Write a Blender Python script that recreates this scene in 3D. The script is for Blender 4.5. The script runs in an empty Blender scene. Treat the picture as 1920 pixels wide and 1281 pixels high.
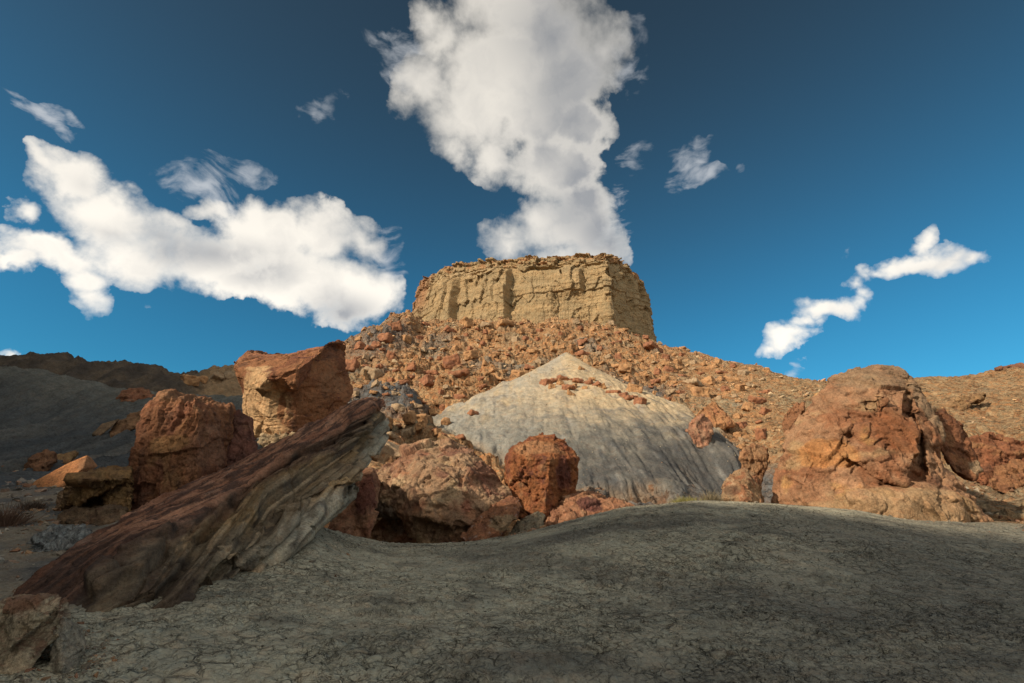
import bpy, bmesh, math, random
import numpy as np
from mathutils import Vector, Matrix, Euler

# ------------------------------------------------------------------ camera, world, sun, exposure
C = bpy.context.scene
COL = C.collection
R = math.radians
EYE = 1.4
PITCH = R(19.7)
F = 960.0                      # focal length in pixels of a 1920-wide picture (18 mm on 36 mm)
cam_d = bpy.data.cameras.new("camera"); cam = bpy.data.objects.new("camera", cam_d); COL.objects.link(cam)
cam.location = (0, 0, EYE); cam.rotation_euler = (R(90) + PITCH, 0, 0)
cam_d.sensor_width = 36; cam_d.lens = 18.0; cam_d.clip_start = 0.05; cam_d.clip_end = 12000
C.camera = cam
C.view_settings.view_transform = 'Standard'; C.view_settings.look = 'None'
C.view_settings.gamma = 1; C.view_settings.exposure = 0.16

SUN_EL = R(30); SUN_DIR = np.array([-0.83, -0.557]); SUN_DIR /= np.linalg.norm(SUN_DIR)   # towards the sun, on the ground
sv = Vector((SUN_DIR[0] * math.cos(SUN_EL), SUN_DIR[1] * math.cos(SUN_EL), math.sin(SUN_EL)))
sun_d = bpy.data.lights.new("sun", 'SUN'); sun = bpy.data.objects.new("sun", sun_d); COL.objects.link(sun)
sun.rotation_euler = sv.to_track_quat('Z', 'Y').to_euler(); sun.location = (-40, -30, 60)
sun_d.energy = 4.9; sun_d.angle = R(1.5); sun_d.color = (1.0, 0.86, 0.68)

def P(px, py, Y):
    """world point seen at pixel (px, py) of the 1920x1281 picture, at forward distance Y"""
    u = (px - 960.0) / F; v = (640.5 - py) / F
    dy = math.cos(PITCH) - v * math.sin(PITCH); dz = math.sin(PITCH) + v * math.cos(PITCH)
    k = Y / dy
    return np.array([u * k, Y, EYE + dz * k])

def direction(px, py):
    v = P(px, py, 1.0) - np.array([0, 0, EYE])
    return v / np.linalg.norm(v)

# ------------------------------------------------------------------ node helper
class NT:
    def __init__(s, tree): s.t = tree; s.n = tree.nodes; s.l = tree.links
    def new(s, typ, **kw):
        nd = s.n.new(typ)
        for k, v in kw.items(): setattr(nd, k, v)
        return nd
    def put(s, sock, v):
        if hasattr(v, 'is_linked') or hasattr(v, 'node'): s.l.new(v, sock)
        elif v is not None:
            try: sock.default_value = v
            except Exception: sock.default_value = (*v, 1.0)
    def math(s, op, a, b=None, c=None, clamp=False):
        nd = s.new('ShaderNodeMath', operation=op, use_clamp=clamp)
        s.put(nd.inputs[0], a)
        if b is not None: s.put(nd.inputs[1], b)
        if c is not None: s.put(nd.inputs[2], c)
        return nd.outputs[0]
    def vmath(s, op, a, b=None, scale=None):
        nd = s.new('ShaderNodeVectorMath', operation=op)
        s.put(nd.inputs[0], a)
        if b is not None: s.put(nd.inputs[1], b)
        if scale is not None: s.put(nd.inputs['Scale'], scale)
        return nd.outputs[1] if op in ('DOT_PRODUCT', 'LENGTH', 'DISTANCE') else nd.outputs[0]
    def map(s, v, a, b, c=0.0, d=1.0, smooth=False):
        nd = s.new('ShaderNodeMapRange', interpolation_type='SMOOTHSTEP' if smooth else 'LINEAR')
        for i, x in enumerate((v, a, b, c, d)): s.put(nd.inputs[i], x)
        return nd.outputs[0]
    def mix(s, f, a, b, mode='MIX'):
        nd = s.new('ShaderNodeMix', data_type='RGBA', blend_type=mode)
        s.put(nd.inputs[0], f)
        for sock, v in ((nd.inputs[6], a), (nd.inputs[7], b)):
            if isinstance(v, (tuple, list)): sock.default_value = (v[0], v[1], v[2], 1)
            else: s.l.new(v, sock)
        return nd.outputs[2]
    def noise(s, vec, scale, detail=4, rough=0.55, dist=0.0, out=0, lac=2.0):
        nd = s.new('ShaderNodeTexNoise')
        s.put(nd.inputs['Vector'], vec); s.put(nd.inputs['Scale'], scale); s.put(nd.inputs['Detail'], detail)
        s.put(nd.inputs['Roughness'], rough); s.put(nd.inputs['Distortion'], dist); s.put(nd.inputs['Lacunarity'], lac)
        return nd.outputs[out]
    def voro(s, vec, scale, feature='F1', rnd=1.0, out=0):
        nd = s.new('ShaderNodeTexVoronoi', feature=feature)
        s.put(nd.inputs['Vector'], vec); s.put(nd.inputs['Scale'], scale); s.put(nd.inputs['Randomness'], rnd)
        return nd.outputs[out]
    def mapping(s, vec, loc=(0, 0, 0), rot=(0, 0, 0), scale=(1, 1, 1), typ='POINT'):
        nd = s.new('ShaderNodeMapping', vector_type=typ)
        s.put(nd.inputs['Vector'], vec)
        nd.inputs['Location'].default_value = loc; nd.inputs['Rotation'].default_value = rot; nd.inputs['Scale'].default_value = scale
        return nd.outputs[0]
    def bump(s, h, strength, dist, normal=None):
        nd = s.new('ShaderNodeBump'); s.put(nd.inputs['Strength'], strength); s.put(nd.inputs['Distance'], dist)
        s.put(nd.inputs['Height'], h)
        if normal is not None: s.l.new(normal, nd.inputs['Normal'])
        return nd.outputs[0]

# ------------------------------------------------------------------ sky with clouds (world)
def make_world():
    w = bpy.data.worlds.new("World"); C.world = w; w.use_nodes = True
    w.node_tree.nodes.clear()
    N = NT(w.node_tree)
    out = N.new('ShaderNodeOutputWorld'); bg = N.new('ShaderNodeBackground')
    N.l.new(bg.outputs[0], out.inputs[0])
    sky = N.new('ShaderNodeTexSky', sky_type='NISHITA', sun_disc=False, sun_elevation=SUN_EL,
                sun_rotation=math.atan2(SUN_DIR[0], SUN_DIR[1]), altitude=1400, air_density=1.0, dust_density=0.3, ozone_density=2.5)
    tc = N.new('ShaderNodeTexCoord'); D = tc.outputs['Generated']
    sep = N.new('ShaderNodeSeparateXYZ'); N.l.new(D, sep.inputs[0]); dz = sep.outputs[2]
    # the deep polarised blue of the zenith, clearer near the horizon
    ramp = N.new('ShaderNodeValToRGB'); N.l.new(dz, ramp.inputs[0])
    cr = ramp.color_ramp; cr.interpolation = 'B_SPLINE'
    stops = SKY_STOPS
    cr.elements[0].position = stops[0][0]; cr.elements[0].color = (*stops[0][1], 1)
    cr.elements[1].position = stops[-1][0]; cr.elements[1].color = (*stops[-1][1], 1)
    for p_, c_ in stops[1:-1]:
        e = cr.elements.new(p_); e.color = (*c_, 1)
    blue = N.mix(1.0, sky.outputs[0], ramp.outputs[0], 'MULTIPLY')
    # density field: blobs (pixel centre, half-axes in px, turn in degrees, weight)
    def field(Dw, blobs):
        acc = None
        for (x, y, a, b, rot, wgt) in blobs:
            c = direction(x, y)
            ex = direction(x + 5, y) - c; ey = direction(x, y - 5) - c
            kx = np.linalg.norm(ex) / 5 ; ky = np.linalg.norm(ey) / 5
            ex /= np.linalg.norm(ex); ez = c / np.linalg.norm(c); ey = np.cross(ez, ex) * -1
            if np.dot(ey, direction(x, y - 5) - c) < 0: ey = -ey
            t = R(rot)
            e1 = ex * math.cos(t) + ey * math.sin(t); e2 = -ex * math.sin(t) + ey * math.cos(t); e3 = np.cross(e1, e2)
            M = Matrix((e1, e2, e3)).transposed()
            eu = M.to_euler('XYZ')
            kk = 0.5 * (kx + ky)
            v = N.mapping(Dw, tuple(c), tuple(eu), (a * kk, b * kk, max(a, b) * kk * 1.5), 'TEXTURE')
            g = N.new('ShaderNodeTexGradient', gradient_type='SPHERICAL'); N.l.new(v, g.inputs[0])
            val = N.math('MULTIPLY', g.outputs[1], wgt) if wgt != 1 else g.outputs[1]
            acc = val if acc is None else N.math('SMOOTH_MAX', acc, val, 0.12)
        return acc
    def warp(V, sc, amt, det=3, rgh=.55):
        return N.vmath('ADD', V, N.vmath('SCALE', N.vmath('SUBTRACT', N.noise(D, sc, det, rgh, out=1), (0.5, 0.5, 0.5)), scale=amt))
    Dw = warp(warp(warp(D, 3.5, .10), 11, .070, 4), 34, .027, 4, .6)
    def layer(blobs, lo, hi, amp, nscale, vec, Dv, keep=.30):
        f = field(Dv, blobs)
        n = N.noise(vec, nscale, 10, 0.60, 0.2)
        b = N.voro(N.vmath('ADD', vec, N.vmath('SCALE', N.noise(D, 30, 4, .6, out=1), scale=.05)), nscale * 2.6)       # billows
        am = N.math('MULTIPLY', N.map(f, .35, .95, 1, keep), amp)
        d = N.math('ADD', f, N.math('MULTIPLY', N.math('SUBTRACT', n, 0.5), am))
        d = N.math('ADD', d, N.math('MULTIPLY', N.math('SUBTRACT', 0.40, b), N.math('MULTIPLY', am, .16)))
        d = N.math('MULTIPLY', d, N.map(f, 0.15, 0.28, 0, 1, True))
        hi2 = N.map(N.noise(D, 3.7, 2, .5), .36, .60, hi, hi + .50)
        a = N.map(d, lo, hi2, 0, 1, True)
        return f, d, N.math('POWER', a, 0.75)
    f1, d1, a1 = layer(CUMULUS, 0.17, 0.56, 1.5, 10, D, Dw)
    strk = N.mapping(warp(D, 6, .12), rot=(0, R(-38), 0), scale=(0.7, 1.0, 2.6))
    f2, d2, a2 = layer(WISPS, 0.30, 0.95, 2.4, 13, strk, warp(Dw, 7, .08), 1.0)
    # soft grey undersides and cores, lit from the left
    grey = field(warp(D, 4, .04, 2), GREYS)
    sd = N.noise(D, 5.0, 3, 0.5, 0.2)
    shade = N.math('MULTIPLY', N.map(grey, 0.0, 1.15, 0, 1, True), N.map(sd, .30, .65, .8, 1.05))
    shade = N.math('ADD', shade, N.map(N.noise(Dw, 9, 5, .55), .45, .75, 0, .35))
    shade = N.math('MULTIPLY', shade, N.map(d1, 0.30, 0.75, 0.15, 1, True), clamp=True)
    ccol = N.mix(shade, CLOUD_LIT, CLOUD_DARK)
    # added unseen cloud behind the camera, bright fill light for the foreground
    sepy = N.new('ShaderNodeSeparateXYZ'); N.l.new(D, sepy.inputs[0])
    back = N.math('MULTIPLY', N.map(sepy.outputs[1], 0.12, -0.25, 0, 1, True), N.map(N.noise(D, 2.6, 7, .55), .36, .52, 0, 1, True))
    dk = N.map(dz, 0.25, 0.85, 1.0, 0.62)
    ccol = N.mix(1.0, ccol, N_rgb(N, dk), 'MULTIPLY')
    s1 = N.mix(N.math('MULTIPLY', a2, 0.85), blue, N.mix(1.0, CLOUD_WISP_NODE(N), N_rgb(N, dk), 'MULTIPLY'))
    s2 = N.mix(a1, s1, ccol)
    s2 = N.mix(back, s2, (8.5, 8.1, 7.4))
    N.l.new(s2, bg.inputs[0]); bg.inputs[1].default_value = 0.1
    w.cycles.sampling_method = 'MANUAL'; w.cycles.sample_map_resolution = 512

def N_rgb(N, v):
    nd = N.new('ShaderNodeCombineColor'); 
    for i in range(3): N.l.new(v, nd.inputs[i])
    return nd.outputs[0]
def CLOUD_WISP_NODE(N):
    nd = N.new('ShaderNodeRGB'); nd.outputs[0].default_value = (6.5, 6.8, 7.2, 1); return nd.outputs[0]
CLOUD_LIT = (10.6, 10.0, 9.0); CLOUD_DARK = (4.0, 4.15, 4.4)
SKY_STOPS = [(0.0, (0.27, .86, .92)), (0.3, (0.22, .92, 1.0)), (0.5, (0.32, 0.75, 0.75)), (0.75, (0.42, 0.47, 0.38)), (1.0, (0.42, 0.42, 0.33))]
CUMULUS = [  # tall central cloud
    (960, 20, 190, 130, 0, 1.1), (930, 130, 200, 130, 0, 1.1), (880, 220, 150, 110, -20, 1.0), (1010, 200, 170, 130, 0, 1.1),
    (1040, 60, 160, 120, 0, 1.0), (840, 270, 60, 70, 10, .8), (920, 300, 110, 70, -30, .95), (1030, 310, 140, 110, -30, 1.0), (1090, 390, 100, 90, -60, 1.0),
    (1060, 440, 130, 60, 0, 1.0), (960, 445, 80, 50, 10, .9), (790, 60, 60, 110, 10, .7), (770, 190, 60, 60, 0, .7), (1040, 500, 110, 60, 0, .9),
    (1010, 420, 90, 90, 0, 1.0), (1070, 130, 120, 120, 0, 1.35), (1090, 230, 90, 90, 0, 1.2), (800, 150, 70, 90, 0, .9), (820, 80, 70, 90, 0, .85), (1130, 90, 90, 110, 0, .85), (1120, 220, 70, 90, 0, .75), (960, 460, 80, 50, 10, 1.0), (1110, 470, 90, 70, 0, .95),
    # left cloud
    (130, 340, 110, 90, -30, 1.05), (70, 300, 40, 60, 0, .8), (210, 400, 140, 90, -20, 1.1), (110, 460, 150, 60, -10, 1.0), (40, 470, 80, 40, 0, .9), (50, 390, 70, 40, 10, .85),
    (270, 460, 160, 90, -10, 1.05), (390, 480, 150, 90, -5, 1.05), (180, 535, 60, 50, -60, .8), (500, 430, 130, 90, -20, 1.0), (600, 440, 120, 90, -30, 1.0),
    (570, 520, 150, 100, -30, 1.05), (650, 550, 120, 90, -50, 1.0), (680, 460, 70, 90, 30, .8), (390, 380, 60, 40, 0, .75), (640, 590, 90, 50, 0, .75), (-60, 450, 80, 50, 0, .8),
    (450, 520, 120, 60, -10, .9), (330, 410, 60, 50, -20, .7), (700, 560, 80, 80, -40, .85), (170, 500, 60, 50, 0, .85), (10, 480, 70, 40, 0, .85),
    # right clouds
    (1690, 500, 60, 34, 20, .85), (1630, 520, 40, 36, 40, .8), (1625, 560, 36, 40, 0, .8), (1575, 590, 60, 34, 0, .9), (1505, 600, 50, 40, 0, .8), (1690, 495, 70, 40, 20, .95), (1800, 478, 90, 42, 5, 1.0), (1862, 466, 50, 32, 0, .95),
    (1740, 480, 120, 42, 18, .95), (1820, 465, 70, 32, 0, .85), (1740, 445, 45, 30, 45, .75), (1660, 505, 60, 30, 10, .75), (1610, 540, 42, 40, 0, .78),
    (1540, 580, 100, 38, -8, .95), (1500, 560, 50, 30, -30, .7), (1610, 580, 50, 36, 20, .75), (1485, 630, 62, 45, 10, .95), (1455, 648, 40, 24, 20, .75),
    (160, 688, 40, 22, 0, .9), (22, 652, 55, 18, -25, .85)]
GREYS = [(1040, 60, 230, 170, 0, .85), (1080, 200, 190, 250, 0, 1.15), (1110, 340, 160, 210, -15, 1.25), (1130, 430, 120, 120, 0, 1.1), (1020, 270, 150, 160, 0, .8),
    (400, 470, 170, 60, -5, 1.0), (300, 440, 120, 45, -10, .6), (480, 510, 110, 60, 0, .9), (650, 585, 140, 60, -15, 1.1), (160, 350, 60, 50, -30, .45), (200, 440, 110, 35, -15, .5), (1720, 510, 120, 22, 18, .4), (1560, 600, 90, 18, 0, .4)]
WISPS = [(350, 330, 110, 60, -25, 1.0), (480, 320, 90, 50, 0, .95), (430, 400, 120, 50, -10, .9), (60, 210, 120, 40, -50, 1.0), (120, 215, 70, 22, -42, .75), (440, 310, 130, 60, -10, .7), (380, 350, 110, 70, -30, .8), (630, 210, 70, 34, 0, .85), (1185, 295, 70, 60, 0, .65),
    (1300, 300, 50, 75, 70, .8), (1265, 330, 40, 40, 0, .5), (1375, 310, 40, 40, 0, .35), (1505, 695, 32, 34, 0, .75), (760, 110, 70, 110, 20, .8), (710, 210, 30, 30, 0, .5), (270, 555, 40, 18, 0, .4),
    (720, 500, 60, 110, 0, .75), (1600, 480, 30, 45, 0, .6), (1170, 130, 90, 160, 0, .6), (1130, 420, 90, 110, 0, .7)]
make_world()

# ------------------------------------------------------------------ numpy noise
_rs = np.random.RandomState(7)
_perm = _rs.permutation(4096).astype(np.int64); _perm = np.concatenate([_perm, _perm])
_g = _rs.normal(size=(4096, 3)); _g /= np.linalg.norm(_g, axis=1)[:, None]; _g = _g.astype(np.float32)
def _h(i, j, k): return _perm[(_perm[(_perm[i & 4095] + j) & 4095] + k) & 4095]
def perlin(p):
    out = np.empty(len(p), np.float32)
    for s in range(0, len(p), 200000):
        q = p[s:s + 200000]; i = np.floor(q).astype(np.int64); f = (q - i).astype(np.float32)
        u = f * f * f * (f * (f * 6 - 15) + 10); r = 0
        for a in (0, 1):
            wx = u[:, 0] if a else 1 - u[:, 0]
            for b in (0, 1):
                wy = u[:, 1] if b else 1 - u[:, 1]
                for c in (0, 1):
                    wz = u[:, 2] if c else 1 - u[:, 2]
                    g = _g[_h(i[:, 0] + a, i[:, 1] + b, i[:, 2] + c)]
                    d = g[:, 0] * (f[:, 0] - a) + g[:, 1] * (f[:, 1] - b) + g[:, 2] * (f[:, 2] - c)
                    r = r + wx * wy * wz * d
        out[s:s + 200000] = r * 1.5
    return out
def fbm(p, octv=5, gain=0.5, lac=2.03, ridged=False, seed=0.0):
    t = 0; a = 1.0; f = 1.0; tot = 0
    for o in range(octv):
        n = perlin(p * f + seed + o * 17.3)
        if ridged: n = 1 - 2 * np.abs(n)
        t = t + a * n; tot += a; a *= gain; f *= lac
    return t / tot
def worley(p, seed=0):
    """distance to the nearest and second nearest cell point, id of the nearest, vector from its point"""
    i0 = np.floor(p).astype(np.int64); n = len(p)
    f1 = np.full(n, 9.0); f2 = np.full(n, 9.0); idn = np.zeros(n, np.int64); vec = np.zeros((n, 3))
    for a in (-1, 0, 1):
        for b in (-1, 0, 1):
            for c in (-1, 0, 1):
                ii = i0 + np.array([a, b, c]); h = _h(ii[:, 0] + seed, ii[:, 1], ii[:, 2])
                pt = ii + 0.5 + _g[h] * 0.42
                dv = p - pt; d = np.sqrt((dv ** 2).sum(1))
                near = d < f1
                f2 = np.where(near, f1, np.minimum(f2, d)); f1 = np.where(near, d, f1)
                idn = np.where(near, h, idn); vec = np.where(near[:, None], dv, vec)
    return f1, f2, idn, vec
def smooth(a, b, x): 
    t = np.clip((x - a) / (b - a), 0, 1); return t * t * (3 - 2 * t)
def lerp(a, b, t): 
    t = np.asarray(t)
    return np.asarray(a) * (1 - t[..., None]) + np.asarray(b) * t[..., None]

# ------------------------------------------------------------------ tagging and meshes
def tag(o, label=None, cat=None, group=None, kind=None):
    if label: o['label'] = label
    if cat: o['category'] = cat
    if group: o['group'] = group
    if kind: o['kind'] = kind
    return o
def mesh_from(name, verts, faces, mat=None, col=None, smooth_=True):
    """verts (N,3), faces (M,k) int array with one k"""
    me = bpy.data.meshes.new(name); verts = np.asarray(verts, np.float32); faces = np.asarray(faces, np.int32)
    k = faces.shape[1]
    me.vertices.add(len(verts)); me.vertices.foreach_set('co', verts.ravel())
    me.loops.add(faces.size); me.loops.foreach_set('vertex_index', faces.ravel())
    me.polygons.add(len(faces)); me.polygons.foreach_set('loop_start', np.arange(0, faces.size, k, dtype=np.int32))
    me.polygons.foreach_set('loop_total', np.full(len(faces), k, np.int32))
    me.update(calc_edges=True); me.validate()
    me.polygons.foreach_set('use_smooth', np.full(len(me.polygons), smooth_))
    if col is not None:
        at = me.color_attributes.new('Col', 'FLOAT_COLOR', 'POINT')
        c4 = np.ones((len(verts), 4), np.float32); c4[:, :3] = col; at.data.foreach_set('color', c4.ravel())
    if mat: me.materials.append(mat)
    return me
def link(name, me, parent=None, loc=None):
    o = bpy.data.objects.new(name, me); COL.objects.link(o)
    if parent: o.parent = parent
    if loc is not None: o.location = loc
    return o

# ------------------------------------------------------------------ materials
def surf_mat(name, grain=1.0, bumps=((6, .03, .8), (28, .008, .7)), rough=0.92, crust=None, vary=0.25, stripes=None, spots=None, cells=None):
    """vertex colour times fine noise; bumps = (scale per metre, height in metres, strength)"""
    m = bpy.data.materials.new(name); m.use_nodes = True; m.node_tree.nodes.clear(); N = NT(m.node_tree)
    out = N.new('ShaderNodeOutputMaterial'); b = N.new('ShaderNodeBsdfPrincipled'); N.l.new(b.outputs[0], out.inputs[0])
    b.inputs['Roughness'].default_value = rough; b.inputs['Specular IOR Level'].default_value = 0.18
    at = N.new('ShaderNodeVertexColor', layer_name='Col').outputs[0]
    tc = N.new('ShaderNodeTexCoord').outputs['Object']
    n1 = N.noise(tc, 2.3 * grain, 8, 0.68); n2 = N.noise(tc, 19 * grain, 5, 0.7); n3 = N.noise(tc, 75 * grain, 3, 0.7)
    v = N.math('ADD', N.map(n1, .3, .7, 1 - vary, 1 + vary), N.math('ADD', N.map(n2, .3, .7, -vary, vary), N.map(n3, .3, .7, -vary * .7, vary * .7)))
    col = N.mix(1.0, at, N_rgb(N, v), 'MULTIPLY')
    # small shifts of hue: dustier and redder patches
    hue = N.noise(tc, 5.1 * grain, 5, 0.6, 0.4)
    col = N.mix(N.map(hue, .52, .66, 0, .22), col, N.mix(1.0, col, (1.35, 0.92, 0.72), 'MULTIPLY'))
    col = N.mix(N.map(hue, .46, .34, 0, .30), col, N.mix(1.0, col, (0.80, 0.98, 1.12), 'MULTIPLY'))
    if spots:       # pale lichen or gypsum flecks: (scale, threshold, colour)
        sp = N.noise(tc, spots[0], 3, .6)
        col = N.mix(N.map(sp, spots[1], spots[1] + .05), col, spots[2])
    nrm = None
    if stripes:     # bedding lines: (direction, lines per metre, height)
        dr, sc, hgt = stripes
        wv = N.vmath('ADD', tc, N.vmath('SCALE', N.noise(tc, 1.1, 4, .6, out=1), scale=0.5))
        t = N.vmath('DOT_PRODUCT', wv, tuple(dr))
        cx = N.new('ShaderNodeCombineXYZ'); N.l.new(t, cx.inputs[0])
        nd = N.new('ShaderNodeVectorMath', operation='ADD'); N.l.new(cx.outputs[0], nd.inputs[0]); N.l.new(N.vmath('SCALE', tc, scale=0.06), nd.inputs[1])
        bl = N.noise(nd.outputs[0], sc, 6, .7)
        nrm = N.bump(bl, 0.9, hgt, nrm)
        col = N.mix(N.map(bl, .40, .62, 0, .5), col, N.mix(1.0, col, (0.62, 0.55, 0.5), 'MULTIPLY'))
    for (sc, hgt, st) in bumps:
        nrm = N.bump(N.noise(tc, sc, 7, .62, .3), st, hgt, nrm)
    if cells:       # a skin of small broken stones: (stones per metre, height)
        wv = N.vmath('ADD', tc, N.vmath('SCALE', N.noise(tc, 4, 3, .6, out=1), scale=0.25))
        for sc, hgt in cells:
            f1 = N.voro(wv, sc); cc_ = N.voro(wv, sc, out=1)
            sepc = N.new('ShaderNodeSeparateColor'); N.l.new(cc_, sepc.inputs[0])
            tall = N.math('POWER', sepc.outputs[0], 2.0)
            nrm = N.bump(N.math('MULTIPLY', N.map(f1, .0, .75, 1, 0), tall), 1.0, hgt, nrm)
            col = N.mix(N.map(sepc.outputs[1], .45, .9, 0, .55), col, N.mix(1.0, col, (1.12, .80, .60), 'MULTIPLY'))
            col = N.mix(N.map(sepc.outputs[2], .7, 1, 0, .6), col, N.mix(1.0, col, (.50, .46, .45), 'MULTIPLY'))
    if crust:       # cracked mud: (cells per metre, depth)
        wv = N.vmath('ADD', tc, N.vmath('SCALE', N.noise(tc, 7, 3, .6, out=1), scale=0.11))
        for sc, dp in crust:
            e = N.voro(wv, sc, 'DISTANCE_TO_EDGE'); f1 = N.voro(wv, sc)
            h = N.math('ADD', N.map(e, 0, .16, 0, 1, True), N.math('MULTIPLY', f1, -.8))
            keep = N.math('MULTIPLY', N.map(N.noise(tc, sc * .45, 3, .6), .40, .56, .12, 1), N.map(N.noise(N.vmath('ADD', tc, (sc * 3.1, 0, 0)), .55, 4, .6), .38, .56, .25, 1.15))
            nrm = N.bump(N.math('MULTIPLY', h, keep), 1.0, dp, nrm)
            crack = N.math('MULTIPLY', N.map(e, .0, .05, 1, 0), keep)
            col = N.mix(N.math('MULTIPLY', crack, .85), col, N.mix(1.0, col, (.30, .29, .28), 'MULTIPLY'))
    N.l.new(col, b.inputs['Base Color'])
    if nrm is not None: N.l.new(nrm, b.inputs['Normal'])
    return m

# ------------------------------------------------------------------ terrain: one height field round the camera
def azd(px, py, Y):
    p = P(px, py, Y); return math.atan2(p[0], p[1]), math.hypot(p[0], p[1]), p[2]
def hid(px, z, Y):                       # a hidden point given by its height
    p = P(px, 900, Y); return math.atan2(p[0], p[1]), math.hypot(p[0], p[1]), z
ROWS = [
    [hid(-400, 0.0, .4), hid(2300, 0.0, .4)],
    [hid(-400, 0.0, 2.5), hid(2300, -0.05, 2.5)],
    [azd(-300, 1281, 4.0), azd(0, 1290, 4.2), azd(480, 1281, 4.7), azd(960, 1281, 4.7), azd(1440, 1281, 4.7), azd(1920, 1281, 4.5), azd(2200, 1281, 4.2)],
    [azd(-300, 1110, 6.4), azd(0, 1125, 6.6), azd(200, 1120, 6.8), azd(400, 1085, 7.4), azd(700, 1105, 7.6), azd(960, 1120, 7.5), azd(1440, 1105, 7.6), azd(1920, 1130, 6.8), azd(2200, 1130, 6.5)],
    [azd(-300, 1020, 10), azd(0, 1020, 10), azd(240, 1020, 9.5), azd(420, 1035, 9.2), azd(500, 1010, 9.6), azd(590, 990, 10.2), azd(650, 1024, 10.5), azd(730, 1045, 10.6), azd(860, 1042, 10.8), azd(1000, 1020, 11), azd(1180, 990, 11), azd(1300, 982, 11), azd(1450, 982, 11), azd(1700, 1010, 10.4), azd(1920, 1040, 10), azd(2200, 1050, 9.5)],
    [azd(-300, 950, 14), azd(0, 950, 14), azd(240, 955, 13.5), azd(420, 985, 12.5), azd(500, 980, 12), azd(590, 982, 11.5), azd(640, 1000, 12.2), azd(730, 1021, 13), azd(860, 1019, 13.6), azd(930, 1010, 14), azd(1000, 996, 14.2), azd(1090, 972, 14.8), azd(1180, 951, 15.2), azd(1300, 940, 15.5), azd(1450, 944, 15.4), azd(1600, 958, 14.8), azd(1700, 975, 14.2), azd(1870, 993, 13.6), azd(1920, 1003, 13.2), azd(2200, 1020, 12.5)],
    [azd(-300, 900, 19), azd(0, 905, 19), azd(240, 915, 18), hid(420, 1.8, 16), hid(590, 1.0, 15), hid(650, .55, 15.3), hid(800, .5, 16.5), hid(1000, .7, 17.5), hid(1180, 1.0, 18), hid(1300, 1.3, 18.5), hid(1450, 1.6, 18.5), hid(1600, 1.7, 18), hid(1700, 1.6, 17.6), azd(1870, 968, 17), azd(1920, 965, 16.8), azd(2200, 960, 16)],
    [azd(-300, 862, 29), azd(0, 880, 27), azd(150, 868, 28), azd(250, 850, 29), azd(440, 835, 29), azd(600, 840, 27), azd(700, 862, 26), azd(850, 905, 25), azd(920, 932, 26.5), azd(1060, 950, 27), azd(1200, 946, 27), azd(1300, 938, 28), azd(1370, 938, 29), azd(1420, 905, 29), azd(1500, 890, 27), azd(1700, 900, 25), azd(1830, 903, 24), azd(1920, 908, 24), azd(2200, 900, 23)],
    [azd(-300, 790, 40), azd(0, 800, 39), azd(100, 800, 39), azd(200, 795, 39), azd(300, 790, 38), azd(440, 790, 39), azd(600, 778, 41), azd(720, 778, 43), azd(850, 803, 44), azd(1060, 815, 44), azd(1290, 812, 42), azd(1400, 818, 41), azd(1500, 800, 39), azd(1700, 800, 36), azd(1830, 820, 35), azd(1920, 815, 34), azd(2200, 800, 33)],
    [azd(-300, 690, 50), azd(0, 699, 52), azd(60, 700, 51), azd(100, 708, 50), azd(150, 720, 49), azd(200, 733, 48), azd(260, 743, 47), azd(330, 752, 47), azd(440, 752, 49), azd(560, 745, 54), azd(650, 722, 58), azd(720, 712, 60), azd(850, 706, 62), azd(1060, 704, 62), azd(1290, 733, 58), azd(1400, 748, 54), azd(1500, 757, 51), azd(1700, 757, 48), azd(1830, 762, 46), azd(1920, 758, 45), azd(2200, 750, 44)],
    [hid(-300, 14, 62), hid(0, 14.5, 62), hid(100, 13.5, 60), hid(200, 11.5, 58), hid(330, 10.5, 58), hid(440, 13, 62), azd(560, 708, 72), azd(650, 686, 76), azd(720, 672, 80), azd(850, 662, 80), azd(1060, 655, 80), azd(1150, 662, 78), azd(1290, 696, 75), azd(1400, 718, 68), azd(1520, 734, 62), azd(1700, 736, 58), azd(1830, 730, 56), azd(1920, 720, 55), azd(2200, 712, 53)],
    [azd(-300, 682, 84), azd(0, 681, 85), azd(60, 679, 84), azd(130, 682, 83), azd(165, 699, 80), azd(200, 696, 83), azd(240, 693, 84), azd(270, 696, 83), azd(300, 708, 82), azd(335, 718, 80), azd(360, 716, 88), azd(400, 708, 93), azd(440, 702, 95), azd(560, 688, 95), azd(640, 656, 96), azd(700, 632, 102), azd(760, 606, 112), azd(800, 614, 110), azd(860, 609, 107), azd(935, 606, 103), azd(1060, 607, 100), azd(1150, 620, 98), azd(1215, 640, 103), azd(1250, 654, 100), azd(1330, 675, 95), azd(1420, 691, 88), azd(1510, 714, 80), azd(1600, 722, 75), azd(1730, 713, 72), azd(1830, 706, 70), azd(1880, 698, 68), azd(1920, 692, 66), azd(2200, 680, 60)],
]
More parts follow.
